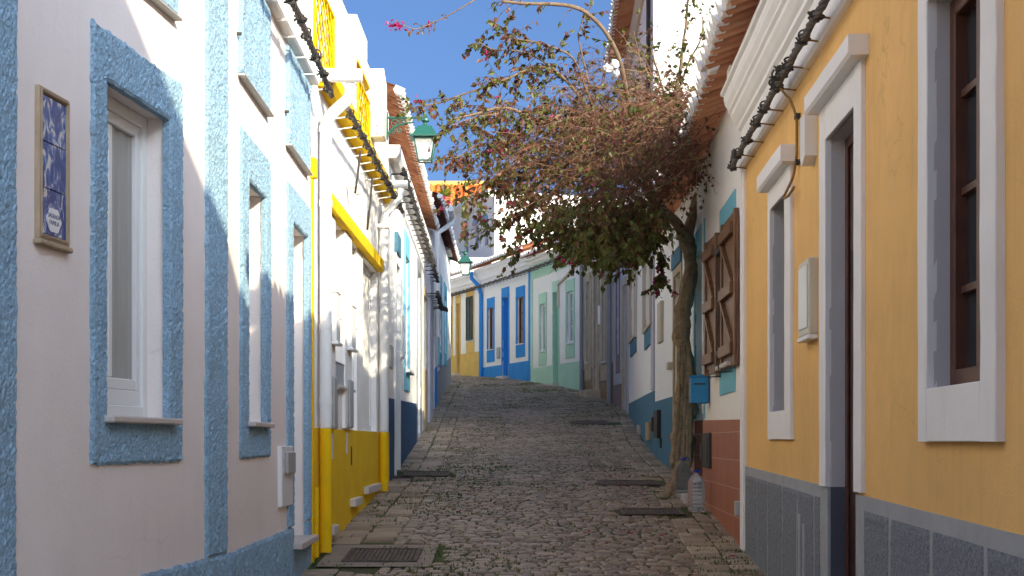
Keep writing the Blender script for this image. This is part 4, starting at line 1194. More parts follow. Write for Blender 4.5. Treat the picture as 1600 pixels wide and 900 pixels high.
win = sash_window(h, *up, .1, M['paint_white'], M['pane'], .06)
MB().bbox(h.u(1010.5), h.u(1014), -.26, -.002, h.e(1013, 690-5.4*F/23)*0+h.z(2.95), h.z(8.2), .0)if False else None
MB().bbox(.0, .25, -.03, .012, h.g(0)-.2, h.z(7.6), .006).build('pilaster', M['lilac'], h.o)
MB().bbox(h.L-.55, h.L, -.03, .012, h.z(.8), h.z(7.6), .006).build('pilaster', M['lilac'], h.o)
MB().tube([(h.L-.75,-.05,h.z(3.2)),(h.L-.75,-.05,h.z(7.85))], .035, 8).build('downpipe', M['iron'], h.o)
MB().extrude([(.01,h.z(7.5)),(-.05,h.z(7.5)),(-.12,h.z(7.62)),(-.12,h.z(7.75)),(.01,h.z(7.75))], 0, h.L).build('cornice', M['beige'], h.o)
tile_roof(h, 0, h.L, -.45, h.z(7.85), 3.2, h.z(9.4), M['tile'])
MB().bbox(h.u(1013), h.u(1018), -.05, .0, h.e(1015, 688), h.e(1015, 660), .005).build('meter_box', M['tan'], h.o)
MB().bbox(h.u(998), h.u(1001.5), -.04, .0, h.e(1000, 683), h.e(1000, 664), .005).build('meter_box', M['greybox'], h.o)

# RIGHT 4 : lilac
h = House('terraced_house', 'narrow lilac grey house with mauve dado and grey door frame', (2.27, 31.6), (2.42, 29.22), 11)
w1 = (h.u(964), h.u(968), h.z(1.9), h.z(3.6)); dor = (h.u(975), h.u(980.5), h.g(h.u(978)), h.z(3.3))
wall(h, h.z(4.6), [(*w1, .12), (*dor, .15)], M['lilac'])
win = sash_window(h, *w1, .11, M['paint_white'], M['lit_pane'], .05)
surround(h, win, w1[0]-.08, w1[1]+.08, w1[2]-.4, w1[3]+.4, *w1, M['mauve'], .02)
dr = MB().bbox(dor[0]+.003, dor[1]-.003, .1, .14, dor[2], dor[3]-.003).build('door', M['greybox'], h.o)
surround(h, dr, dor[0]-.14, dor[1]+.14, dor[2]-.2, dor[3]+.15, dor[0], dor[1], dor[2]-.2, dor[3], M['stone'], .03)
dado(h, lambda u: h.z(1.25), M['mauve'], gaps=[(dor[0]-.14, dor[1]+.14)])
tile_roof(h, 0, h.L, -.3, h.z(4.65), 2.4, h.z(5.6), M['tile'])

# RIGHT 5 : brown stone
h = House('terraced_house', 'weathered cream house with brown tiled dado and brown stone window frames', (1.78, 35.0), (2.27, 31.62), 12)
w1 = (h.u(917.5), h.u(922.5), h.z(1.95), h.z(3.9)); dor = (h.u(929.5), h.u(935), h.g(h.u(932))+.15, h.z(4.0)); w2 = (h.u(942.5), h.u(948.5), h.z(1.85), h.z(3.9))
wall(h, h.z(5.0), [(*w1, .12), (*dor, .18), (*w2, .12)], M['cracked'])
for w_ in (w1, w2):
    win = sash_window(h, *w_, .11, M['greybox'], M['pane'], .06)
    surround(h, win, w_[0]-.18, w_[1]+.18, w_[2]-.45, w_[3]+.2, *w_, M['stone'], .03)
    sill(win, w_[0]-.05, w_[1]+.05, w_[2], M['marble'], -.07, .05, .05)
dr = MB().bbox(dor[0]+.003, dor[1]-.003, .12, .17, dor[2], dor[3]-.003).build('door', M['brownwood'], h.o)
surround(h, dr, dor[0]-.15, dor[1]+.15, dor[2]-.2, dor[3]+.2, dor[0], dor[1], dor[2]-.2, dor[3], M['stone'], .03)
MB().bbox(dor[0]-.3, dor[1]+.3, -.35, .11, h.g(h.u(932))-.3, h.g(h.u(932))+.14, .02).build('step', M['stone'], dr)
dado(h, lambda u: h.z(1.78), M['brown'], gaps=[(dor[0]-.15, dor[1]+.15)])
MB().bbox(h.u(937.5), h.u(940), -.05, .01, h.e(938, 507), h.e(938, 478), .005).build('meter_box', M['pvc'], h.o)
MB().tube([(.08,-.07,h.g(0)),(.08,-.07,h.z(4.9))], .05, 8).build('downpipe', M['metal'], h.o)
MB().tube([(h.L-.1,-.07,h.g(h.L)),(h.L-.1,-.07,h.z(4.9))], .055, 8).build('downpipe', M['metal'], h.o)
tile_roof(h, 0, h.L, -.3, h.z(5.05), 2.4, h.z(6.1), M['tile'])

# ---------- generic far facades
def far_house(name, label, P0, P1, seed, trim, doorm, dz, wins, dpx, wf, eave, cz, topband=0, edge_l=None, edge_r=None, arched=False, shut=False, pm='pane', dep=4.0, sw=.085):
    h = House(name, label, P0, P1, seed)
    ops = []
    ow = []
    for a, b, t, bt in wins:
        mid = (a+b)/2
        ow.append((h.u(a), h.u(b), h.e(mid, bt), h.e(mid, t)))
    a, b, t = dpx; mid = (a+b)/2
    od = (h.u(a), h.u(b), h.g(h.u(mid))+.06, h.e(mid, t))
    wall(h, h.z(eave-.05), [(*o_, .13) for o_ in ow]+[(*od, .22)], M['farwhite'], depth=dep)
    for o_ in ow:
        win = sash_window(h, *o_, .12, wf, M[pm], .055, bars=2)
        surround(h, win, o_[0]-sw, o_[1]+sw, o_[2]-.38, o_[3]+.30, *o_, trim, .025)
        sill(win, o_[0]-.03, o_[1]+.03, o_[2]+.002, M['paint_white'], -.05, .05)
        if shut:
            for s in (0, 1):
                w_ = (o_[1]-o_[0])/2
                mb = MB(); x0 = o_[0]+s*w_
                frame(mb, x0+.004, x0+w_-.004, o_[2]+.03, o_[3]-.01, .05, -.065, -.03)
                z = o_[2]+.09
                while z < o_[3]-.08: mb.extrude([(-.05,z),(-.045,z+.008),(-.035,z+.055),(-.042,z+.05)], x0+.05, x0+w_-.05); z += .06
                mb.build('shutter', M['darkgreen'], win)
        if arched:
            n = 10; cu = (o_[0]+o_[1])/2; hw = (o_[1]-o_[0])/2+sw
            pts = [(cu+hw*math.cos(math.pi*k/n), o_[3]+.301+.22*math.sin(math.pi*k/n)) for k in range(n+1)]
            MB().prism(pts, -.025, .01).build('surround_arch', trim, win)
    dr = MB().bbox(od[0]+.003, od[1]-.003, .17, .21, od[2], od[3]-.003).build('door', doorm, h.o)
    pn = MB()
    for k in range(3): pn.bbox(od[0]+.1, od[1]-.1, .158, .1695, od[2]+.15+k*.75, od[2]+.75+k*.75)
    pn.build('panel', doorm, dr)
    rv = MB().box(od[0]+.001, od[0]+.006, .012, .156, od[2], od[3]-.001); rv.box(od[1]-.006, od[1]-.001, .012, .156, od[2], od[3]-.001)
    rv.build('reveal', trim, dr)
    surround(h, dr, od[0]-.06, od[1]+.06, h.z(dz)+.002, od[3]+.28, od[0], od[1], h.z(dz)+.002, od[3], trim, .025)
    MB().bbox(od[0]-.05, od[1]+.05, -.2, .156, od[2]-.25, od[2]-.001, .01).build('step', M['marble'], dr)
    dado(h, lambda u: h.z(dz), trim, gaps=[(od[0], od[1])], off=.012)
    if edge_l: MB().bbox(.0, edge_l, -.022, .012, h.z(dz)+.002, h.z(cz)-.005, .004).build('edge_strip', trim, h.o)
    if edge_r: MB().bbox(h.L-edge_r, h.L, -.022, .012, h.z(dz)+.002, h.z(cz)-.005, .004).build('edge_strip', trim, h.o)
    if topband: MB().bbox(edge_l or 0, h.L-(edge_r or 0), -.022, .012, h.z(cz-topband), h.z(cz)-.005, .004).build('top_band', trim, h.o)
    z0 = h.z(cz); k = h.z(eave-.08)-z0
    MB().extrude([(.012,z0),(-.05,z0),(-.06,z0+k*.2),(-.10,z0+k*.25),(-.10,z0+k*.5),(-.16,z0+k*.7),(-.20,z0+k*.75),(-.20,z0+k),(.012,z0+k)], 0, h.L).build('cornice', M['white'], h.o)
    tile_roof(h, 0, h.L, -.36, h.z(eave), 2.0, h.z(eave+.85), M['tile'])
    return h, ow, od
hg, owg, odg = far_house('terraced_house', 'pale green and white house with green door in the uphill bend', (.53, 39.1), (1.78, 34.98), 13, M['green'], M['greendoor'], 2.02,
    [(844.5, 852.5, 475, 549), (886.5, 896, 455, 536)], (865, 873, 456), M['paint_white'], 5.1, 4.86, .38, .16, .0, sw=.10)
hb, owb, odb = far_house('terraced_house', 'white and bright blue house with blue door and brown window frames', (-.98, 43.3), (.53, 39.12), 14, M['blue'], M['blue'], 2.26,
    [(763, 771.5, 481, 546), (808.5, 819, 464, 537)], (785.5, 795, 464), M['brownwood'], 5.35, 4.80, 0, .10, .17, pm='lit_pane')
hy, owy, ody = far_house('terraced_house', 'white and ochre house with dark green louvred shutters behind the hanging lamp', (-2.30, 46.5), (-.98, 43.32), 15, M['ochre'], M['ochredoor'], 2.78,
    [(701, 706.5, 478, 540), (730.5, 740, 463, 533)], (713.5, 719, 474), M['paint_white'], 5.30, 4.82, 0, None, None, arched=True, shut=True, dep=2.0, sw=.07)
u = .03
MB().tube([(u,-.3,hb.z(5.2)),(u,-.28,hb.z(5.0)),(u+.2,-.12,hb.z(4.75)),(u+.25,-.07,hb.z(4.5)),(u+.25,-.07,hb.g(u))], .06, 10).build('downpipe', M['blue'], hb.o)
MB().bbox(hb.u(778.5), hb.u(782), -.06, .01, hb.e(780, 560), hb.e(780, 543), .006).build('meter_box', M['greybox'], hb.o)
MB().tube([(hg.u(874),-.04,hg.z(3.5)),(hg.u(874),-.04,hg.z(4.1)),(hg.u(890),-.05,hg.z(4.28)),(hg.L,-.05,hg.z(4.62))], .035, 6, wob=.3).build('cable_cover', M['cracked'], hg.o)

# ================================================================== far white block with arched windows, orange roof behind
h = House('tall_house', 'tall white building with three arched grey windows rising above the blue house', (-2.36, 52.6), (-.6, 48.2), 16)
FW = [(h.u(721), h.u(732)), (h.u(738), h.u(748)), (h.u(753), h.u(763))]
zz0, zz1 = h.e(740, 391), h.e(740, 352)
wall(h, h.z(8.62), [(a, b, zz0, zz1, .2) for a, b in FW], M['white'], depth=9)
for a, b in FW:
    win = sash_window(h, a, b, zz0, zz1, .19, M['lilac'], M['paneblue'], .06)
    n = 10; cu = (a+b)/2; hw = (b-a)/2
    MB().prism([(cu+hw*math.cos(math.pi*k/n), zz1+.001+hw*.8*math.sin(math.pi*k/n)) for k in range(n+1)], -.012, .01).build('fanlight', M['paneblue'], win)
MB().extrude([(.012,h.z(8.35)),(-.12,h.z(8.4)),(-.25,h.z(8.5)),(-.25,h.z(8.63)),(.012,h.z(8.63))], 0, h.L).build('cornice', M['white'], h.o)
tw = MB(); tw.box(-4.2, 3.0, 0, .3, 1.5, 7.72)
t_ = tw.build('boundary_wall', M['white'], None, loc=(0, 47.9, 0))
tag(t_, 'plain white wall between the arched windows and the ochre roof', 'wall')
h = House('roofed_house', 'house with bright orange tiled roof on the skyline beyond the left eaves', (-9.0, 58.0), (-1.1, 58.0), 17)
wall(h, h.z(8.6), [], M['white'], depth=8)
tile_roof(h, -.3, h.L+.3, -.4, h.z(8.55), 3.6, h.z(11.25), M['tileorange'], amp=.07, p=.30, mortar=False)
rd = MB().tube([(-.3,3.62,h.z(11.28)),(h.L+.3,3.62,h.z(11.28))], .13, 10).build('ridge', M['ochre'], h.o)
# ================================================================== cable bundles on brackets
CG = 'bundled power cables clipped along the house fronts'
def resample(pts, step):
    pts = [Vector(p) for p in pts]; out = [pts[0]]
    for a, b in zip(pts, pts[1:]):
        n = max(1, int((b-a).length/step))
        out += [a.lerp(b, (k+1)/n) for k in range(n)]
    return out
def tie_mesh(seed, rr=.045):
    r_ = random.Random(seed); mb = MB()
    mb.tube([(0,0,-.03),(0,0,.03)], rr*.75, 8)
    for k in range(4):
        a0 = r_.uniform(0, 6.28); pts = []
        R_ = rr*r_.uniform(.7, 1.0); ax = Vector((r_.gauss(0,.5), r_.gauss(0,.5), 1)).normalized()
        e1 = ax.orthogonal().normalized(); e2 = ax.cross(e1); c = Vector((r_.gauss(0,.012), r_.gauss(0,.012), r_.gauss(0,.02)))
        for q in range(11):
            a = a0+q*.55; pts.append(c+(e1*math.cos(a)+e2*math.sin(a))*R_*(1+.02*q))
        mb.tube(pts, .0065, 4)
    for k in range(2):
        d = Vector((r_.gauss(0,1), r_.gauss(0,1), r_.gauss(0,.6))).normalized()
        mb.tube([d*.02, d*rr*1.0, d*rr*1.3+Vector((0,0,r_.gauss(0,.02)))], .006, 4)
    return mb
def cable_bundle(label, pts, inward, m, mb_, spacing=.4, r=.024, strands=4, blen=.14, sag=.01, tie=.045, brk=.009):
    P = resample(pts, .05)
    Ltot = sum((b-a).length for a, b in zip(P, P[1:]))
    s = 0; C = []
    for i, p in enumerate(P):
        if i: s += (p-P[i-1]).length
        C.append((p+Vector((0,0,-sag*(1-math.cos(2*math.pi*s/spacing))/2)), s))
    mb = MB()
    inw = Vector(inward).normalized()
    for k in range(strands):
        q = []
        for p, s in C:
            a = s*16+2*math.pi*k/strands; w = 1+.25*noise.noise(Vector((s*3, k*5, 0)))
            q.append(p+(inw*math.cos(a)+Vector((0,0,1))*math.sin(a))*r*.62*w)
        mb.tube(q, r*.55, 5)
    o = mb.build('power_cable', m, recalc=False); tag(o, label, 'power cable', CG)
    ties = [tie_mesh(k, tie) for k in range(3)]
    tm = []
    s = spacing*.5; i = 0; n = 0
    proto = {}
    while s < Ltot:
        while i < len(C)-1 and C[i][1] < s: i += 1
        p = C[i][0]
        t = (C[min(i+1,len(C)-1)][0]-C[max(i-1,0)][0]).normalized()
        k = n % 3
        if k not in proto:
            proto[k] = ties[k].build('cable_tie', M['black'], o, recalc=False)
            b = MB(); b.tube([(0,0,0), tuple(inw*blen)], brk, 6); pb = b.build('bracket', mb_, proto[k], recalc=False)
            x = proto[k]; y_ = pb
        else:
            x = proto[k].copy(); COL.objects.link(x); x.parent = o
            y_ = bpy.data.objects.new('bracket', proto[k].children[0].data); COL.objects.link(y_); y_.parent = x
        x.location = p
        x.rotation_euler = (0,0,0)
        n += 1; s += spacing*(1 if n % 4 else .85)
    return o
h = L1B
cable_bundle('thick twisted cable clipped under the ledge of the blue trimmed house', [L1A.W(2.2,-.17,L1A.z(2.80)), L1A.W(L1A.L,-.17,L1A.z(2.80)), h.W(1.6,-.17,h.z(2.78)), h.W(h.u(486),-.16,h.z(2.72))], (h.n.x,h.n.y,-.03), M['cable'], M['paint_white'], .42, .021, blen=.17, tie=.032, brk=.0055)
h = L2
cable_bundle('thick twisted cable running in front of the yellow coping band', [h.W(h.u(506),-.20,h.z(2.78)), h.W(h.L*.5,-.20,h.z(2.80)), h.W(h.L-.25,-.20,h.z(2.80))], (h.n.x,h.n.y,-.15), M['cable'], M['paint_white'], .42, .022, blen=.2, tie=.032, brk=.0055)
for uu, yy in ((h.u(531), .55), (h.u(552), .75)):
    p = [h.W(uu,-.20,h.z(2.78)), h.W(uu+.03,-.17,h.z(2.78-yy*.5)), h.W(uu+.12,-.12,h.z(2.78-yy)), h.W(uu+.2,-.12,h.z(2.78-yy*.8)), h.W(uu+.16,-.16,h.z(2.78-yy*.3))]
    # smooth the loop
    Q = []
    for a, b, c in zip(p, p[1:], p[2:]):
        a, b, c = Vector(a), Vector(b), Vector(c)
        for t in (0, .33, .66): Q.append(a.lerp(b,.5).lerp(b,t).lerp(b.lerp(c,.5),t))
    tag(MB().tube(Q, .011, 6).build('drop_cable', M['black']), 'slack black cable loop below the yellow band, '+('nearer the white elbow pipe' if yy < .6 else 'further from the elbow pipe'), 'cable', 'drop cables')
h = L3
cable_bundle('dark cable on rungs under the long terracotta eave', [h.W(.2,-.17,h.z(3.42)), h.W(h.L*.55,-.17,h.z(3.34)), h.W(h.L-.4,-.17,h.z(3.2))], (h.n.x,h.n.y,-.05), M['cable'], M['iron'], .5, .024, blen=.17, tie=.045, brk=.011)
cable_bundle('far cable ladder of dark rungs beside the white downspout', [h.W(h.L-1.8,-.22,h.z(2.85)), h.W(h.L+.2,-.22,h.z(2.75)), L4.W(2.5,-.22,L4.z(2.9))], (h.n.x,h.n.y,0), M['cable'], M['iron'], .28, .024, blen=.22, tie=.04, brk=.012)
h = R1
uA, uB = .0-.06, h.L-2.0
cable_bundle('thick twisted cable on rusty pins below the white cornice of the amber house', [h.W(-.12,-.08,h.z(2.42)), h.W(-.02,-.11,h.z(2.26)), h.W(.4,-.13,h.z(2.25)), h.W(h.L*.5,-.13,h.z(2.29)), h.W(h.L-.5,-.13,h.z(2.31))], (h.n.x,h.n.y,-.12), M['cable'], M['rust'], .52, .021, blen=.13, tie=.031, brk=.006)
ud = h.u(1247)
p = [(ud,-.13,2.27),(ud+.05,-.10,2.2),(ud+.06,-.02,2.12),(ud+.06,-.015,1.9),(ud+.05,-.02,1.72),(ud-.05,-.05,1.62),(ud-.17,-.07,1.58),(ud-.10,-.07,1.555),(ud+.05,-.05,1.57),(ud+.12,-.03,1.62),(ud+.02,-.06,1.56),(ud-.1,-.07,1.545)]
Q = []
for a, b, c in zip(p, p[1:], p[2:]):
    a, b, c = (Vector(h.W(q[0], q[1], h.z(q[2]))) for q in (a, b, c))
    for t in (0, .33, .66): Q.append(a.lerp(b,.5).lerp(b,t).lerp(b.lerp(c,.5),t))
dc = tag(MB().tube(Q, .009, 6).build('drop_cable', M['rust']), 'thin cable dropping down the amber wall and coiled above the small window', 'cable', 'drop cables')
cl = MB()
for zz in (2.05, 1.76): cl.box(ud+.02, ud+.10, -.03, 0, h.z(zz)-.012, h.z(zz)+.012)
co = cl.build('clip', M['black'], None); co.matrix_world = R1.o.matrix_basis.copy(); co.parent = dc; co.matrix_parent_inverse = Matrix.Identity(4); co.location = R1.o.location; co.rotation_euler = R1.o.rotation_euler
# knots on the amber house cable
for uu in (ud-.02, ud+.2):
    o = tie_mesh(int(uu*31), .05).build('cable_joint', M['black'], None, loc=h.W(uu,-.13,h.z(2.29)))
    tag(o, 'dark taped cable joint '+('just above the thin drop cable' if uu < ud+.1 else 'nearer the door hood than its twin'), 'cable joint', 'taped cable joints')
# far facades' wire
for hh, nm in ((hg,'green'), (hb,'blue'), (hy,'ochre')):
    mb = MB(); z_ = 4.70
    P = [hh.W(hh.L*k/30, -.26, hh.z(z_-.02*(k % 3 == 1)+noise.noise(Vector((k*.7,hh.seed,0)))*.02)) for k in range(31)]
    mb.tube(P, .035, 5)
    o = tag(mb.build('power_cable', M['cable'], recalc=False), f'thin dark cable strung under the white cornice of the {nm} trimmed house', 'power cable', CG)
    bb = MB()
    for k in range(1, 30, 2):
        a = hh.W(hh.L*k/30, -.26, hh.z(z_)); b = hh.W(hh.L*k/30, 0, hh.z(z_)); bb.tube([a, b], .012, 4)
    bb.build('bracket', M['iron'], o, recalc=False)
# small conduit from the cable down the blue house front
# ================================================================== street lamps
def lamp(pos, wallpt, label, scale=1.0, detail=True):
    """pos: top of the lantern finial joint; wallpt: where the arm meets the wall"""
    pos = Vector(pos); w = Vector(wallpt)
    o = empty('street_lamp', w, label, 'street lamp', 'green wall lanterns on brackets')
    a = pos-w; rz = math.atan2(a.y, a.x); o.rotation_euler = (0,0,rz); Lx = math.hypot(a.x, a.y)
    s = scale
    ar = MB(); ar.tube([(0,0,0),(Lx+.03,0,0)], .018*s, 8); ar.box(-.012, .012, -.05, .05, -.32*s, .08*s)
    # curved brace and scrolls
    br = [(0.015,0,-.28*s)]+[(Lx*.70*(1-math.cos(t))+.01, 0, -.28*s+.21*s*math.sin(t)) for t in [math.pi/2*k/8 for k in range(9)]]
    ar.tube(br, .013*s, 6)
    def scroll(cx, cz, r0, turns, sg, ph):
        pts = []
        for k in range(28):
            t = k/27; a_ = ph+sg*t*turns*2*math.pi; r_ = r0*(1-.8*t); pts.append((cx+r_*math.cos(a_), 0, cz+r_*math.sin(a_)))
        ar.tube(pts, .008*s, 5)
    scroll(Lx*.20, -.085*s, .068*s, 1.3, 1, 0); scroll(Lx*.42, -.075*s, .055*s, 1.3, -1, math.pi); scroll(Lx*.14, -.20*s, .05*s, 1.2, -1, 1); scroll(Lx*.34, -.18*s, .045*s, 1.2, 1, 2)
    ar.build('bracket_arm', M['lampgreen'], o)
    cp = MB(); q = math.pi/4
    X = lambda d: (Lx, 0, d)
    cp.lathe([(.012,.09),(.02,.05),(.035,.02),(.03,0),(.06*1,-.02),(.065,-.05),(.03,-.075),(.028,-.10),(.05,-.115),(.06,-.135)], X(0), 14)
    cp.v = [((x-Lx)*s+Lx, y*s, z*s) for x, y, z in cp.v]
    k = len(cp.v)
    r2 = math.sqrt(2)
    cp.lathe([(.10*r2*s,-.135*s),(.172*r2*s,-.265*s),(.215*r2*s,-.278*s),(.215*r2*s,-.305*s),(.165*r2*s,-.312*s)], X(0), 4, rot=q)
    cp.build('lamp_cap', M['lampgreen'], o)
    t_, b_, z0, z1 = .155*s, .095*s, -.313*s, -.64*s
    gl = MB(); gl.lathe([(t_*r2*.97,z0),(b_*r2*.97,z1)], X(0), 4, rot=q); g = gl.build('lamp_glass', M['lampglass'], o)
    fr = MB()
    for sx in (-1,1):
        for sy in (-1,1): fr.tube([(Lx+sx*t_,sy*t_,z0),(Lx+sx*b_,sy*b_,z1)], .011*s, 4)
    for hw, z in ((t_, z0-.006), (b_, z1)):
        c = [(Lx-hw,-hw,z),(Lx+hw,-hw,z),(Lx+hw,hw,z),(Lx-hw,hw,z)]
        for p_, q_ in zip(c, c[1:]+c[:1]): fr.tube([p_, q_], .011*s, 4)
    fr.build('glass_frame', M['lampgreen'], o)
    MB().lathe([(.035*s,-.315*s),(.035*s,-.40*s),(.05*s,-.42*s),(.05*s,-.52*s),(.02*s,-.55*s)], X(0), 10).build('bulb', M['paint_white'], g)
    return o
lz = EYE+(690-184)*17.2/F
lamp(((664-800)*17.2/F, 17.2, lz), (-1.53+.0, 17.2, lz), 'large green street lantern on a scrolled arm beside the terracotta eave', .83)
lz2 = EYE+(690-394)*37.8/F
lamp(((727-800)*37.8/F, 37.8, lz2), (-1.69, 37.8, lz2), 'small far green lantern in front of the ochre and blue houses', .95)

# ================================================================== water bottles
def bottle(x, y, Hh, rad, m, label):
    z = gz(y)+und(x, y)+.012
    o = empty('water_bottle', (x, y, z), label, 'water bottle', 'plastic water bottles by the tree')
    pr = [(rad*.86,0),(rad,.012)]
    nr = 7; body = Hh*.62
    for k in range(nr):
        z0 = .012+body*k/nr; z1 = .012+body*(k+1)/nr
        pr += [(rad, z0+.006), (rad, z1-.014), (rad*.93, z1-.007)]
    pr += [(rad, .012+body+.004),(rad*.97, Hh*.70),(rad*.80, Hh*.79),(rad*.48, Hh*.87),(rad*.30, Hh*.905),(rad*.28, Hh*.945)]
    MB().lathe(pr, n=24).build('body', m, o, smooth=True)
    MB().lathe([(rad*.34,Hh*.935),(rad*.36,Hh*.94),(rad*.36,Hh*.995),(rad*.33,Hh)], n=16).build('cap', M['capblue'], o)
    hd = MB(); pts = [(rad*.3*math.cos(a)+rad*.35, 0, Hh*.95+rad*.32*math.sin(a)) for a in [math.pi*k/8-.3 for k in range(11)]]
    hd.tube(pts, .006, 6); hd.build('handle', M['capblue'], o)
bottle(1.865, 14.25, .42, .088, M['pet'], 'clear plastic water bottle with blue cap standing in front of the terracotta tiles')
bottle(1.895, 15.55, .44, .086, M['petdark'], 'darker water bottle with blue cap tucked between the tree trunk and the clear bottle')

# ================================================================== bougainvillea
def P3(px, py, d): return Vector(((px-VX)*d/F, d, EYE+(VY-py)*d/F))
def spline(pts, n=6):
    P = [Vector(p) for p in pts]; out = []
    for i in range(len(P)-1):
        p0, p1, p2, p3 = P[max(i-1,0)], P[i], P[i+1], P[min(i+2,len(P)-1)]
        for k in range(n):
            t = k/n
            out.append(.5*((2*p1)+(p2-p0)*t+(2*p0-5*p1+4*p2-p3)*t*t+(3*p1-p0-3*p2+p3)*t**3))
    out.append(P[-1]); return out
tb = P3(1062, 760, 16.1)
tree = empty('bougainvillea_tree', (tb.x, tb.y, gz(16.1)), 'bougainvillea with a gnarled trunk and brown twiggy crown arching over the street', 'tree')
off = Vector((tb.x, tb.y, gz(16.1)))
def tob(mb): mb.v = [(v[0]-off.x, v[1]-off.y, v[2]-off.z) for v in mb.v]; return mb
tr = MB()
tp = [(1058,785,16.0),(1062,745,16.05),(1066,700,16.1),(1069,660,16.1),(1077,612,16.1),(1075,575,16.1),(1065,535,16.1),(1064,505,16.08),(1070,470,16.05),(1078,425,16.0),(1075,395,15.95),(1071,362,15.9)]
trr = [.15,.13,.115,.112,.088,.078,.10,.105,.076,.080,.084,.09]
def rads(r, n=6):
    out = []
    for a, b in zip(r, r[1:]): out += [a+(b-a)*k/n for k in range(n)]
    return out+[r[-1]]
tr.tube(spline([P3(*p) for p in tp]), rads(trr), 16, wob=.6, seed=1)
# root flare and ribs
tr.tube(spline([P3(1064,715,16.05),P3(1056,752,15.95),P3(1044,772,15.9),P3(1034,780,15.85)]), rads([.07,.075,.06,.03]), 10, wob=.35, seed=4)
tr.tube(spline([P3(1066,715,16.0),P3(1074,752,15.95),P3(1078,780,15.9)]), rads([.06,.06,.04]), 8, wob=.3, seed=5)
for k in range(5):
    sx = [-8,-3,3,8,11][k]
    tr.tube(spline([P3(1067+sx*.7,540,16.02-.05),P3(1069+sx,600,16.0),P3(1066+sx*1.1,660,16.0),P3(1062+sx*1.4,730,15.95)]), rads([.02,.035,.04,.03]), 7, wob=.5, seed=k+8)
# fork
tr.tube(spline([P3(1071,372,15.9),P3(1058,349,15.8),P3(1041,332,15.6),P3(1027,320,15.4)]), rads([.07,.055,.042,.036]), 10, wob=.3, seed=2)
tr.tube(spline([P3(1073,372,15.95),P3(1080,346,16.0),P3(1087,312,16.05),P3(1096,294,16.05),P3(1084,272,15.9),P3(1066,240,15.7)]), rads([.07,.058,.05,.05,.045,.032]), 10, wob=.3, seed=3)
tob(tr).build('trunk', M['bark'], tree, smooth=True, recalc=False)

rt = random.Random(11)
limbs = MB(); tw = MB(); tw2 = MB(); lfm = MB(); lrm = MB(); brm = MB()
def leaf(mb, p, d, size):
    n = Vector((rt.gauss(0,1), rt.gauss(0,1), rt.gauss(0,1)))
    d = (d*.6+Vector((rt.gauss(0,.6), rt.gauss(0,.6), -.7+rt.gauss(0,.4)))).normalized()
    s = d.cross(n)
    if s.length < .1: s = d.orthogonal()
    s = s.normalized()*size*rt.uniform(.30,.42); f = d.cross(s).normalized()*size*.14
    a = p; t = p+d*size; m1 = p+d*size*.42
    b = len(mb.v)
    mb.v += [tuple(a), tuple(m1+s+f), tuple(t), tuple(m1-s+f), tuple(m1)]
    mb.f += [(b,b+1,b+4),(b+1,b+2,b+4),(b,b+4,b+3),(b+3,b+4,b+2)]
def bract(p, n=3):
    for k in range(n):
        leaf(brm, p+Vector((rt.gauss(0,.018), rt.gauss(0,.018), rt.gauss(0,.018))), Vector((rt.gauss(0,1), rt.gauss(0,1), rt.gauss(0,1))).normalized(), rt.uniform(.032,.05))
def sprig(p, d, L, nl, red=.3, br=0, r=.004, curl=.5, leafsize=.055, tm=None, droop=.15):
    """leafy branchlet"""
    n = 6; pts = [p]; q = Vector(p); d = d.normalized()
    for k in range(n):
        d = (d+Vector((rt.gauss(0,1), rt.gauss(0,1), rt.gauss(0,1)))*curl*.3+Vector((0,0,-droop*.5))).normalized()
        q = q+d*L/n; pts.append(q)
    (tm or tw).tube(pts, [r*(1-.7*k/n) for k in range(n+1)], 4, cap=False)
    for k in range(nl):
        t = rt.uniform(.15, 1)*n; i = min(int(t), n-1); pp = pts[i].lerp(pts[i+1], t-i)
        leaf(lrm if rt.random() < red else lfm, pp, (pts[i+1]-pts[i]).normalized(), leafsize*rt.uniform(.6,1.25))
    if br:
        for k in range(br): bract(pts[-1].lerp(pts[-2], rt.random()), 4)
    return pts
def limb(pts, r0, r1, m=None, spr=0, nl=8, L=.35, red=.3, br=.0, dirn=None, spread=1.0, start=.25, leafsize=.066):
    P = spline(pts, 8); n = len(P)
    P = [p+Vector((noise.noise(p*3), noise.noise(p*3+Vector((5,0,0))), noise.noise(p*3+Vector((0,7,0)))))*.03 for p in P]
    (m or limbs).tube(P, [r0+(r1-r0)*k/(n-1) for k in range(n)], 7, wob=.15)
    for k in range(spr):
        t = start+(1-start)*rt.random(); i = min(int(t*(n-1)), n-2)
        d = (P[i+1]-P[i]).normalized()
        dd = d*.7+Vector((rt.gauss(0,.6), rt.gauss(0,.6), rt.gauss(0,.6)))*spread
        if dirn is not None: dd += Vector(dirn)
        sprig(P[i], dd, L*rt.uniform(.5,1.3), max(1, int(nl*rt.uniform(.6,1.4))), red, (rt.randint(1,3) if rt.random() < br else 0), leafsize=leafsize)
    return P
A0 = P3(1027,320,15.4); B0 = P3(1066,240,15.7)
# bare arching branch at the top
limb([A0,P3(1004,270,15.0),P3(990,200,14.7),P3(978,130,14.4),P3(962,82,14.2),P3(930,32,14.0),P3(885,12,13.8),P3(835,6,13.7),P3(783,4,13.6)], .034, .014, spr=10, nl=4, L=.3, start=.5)
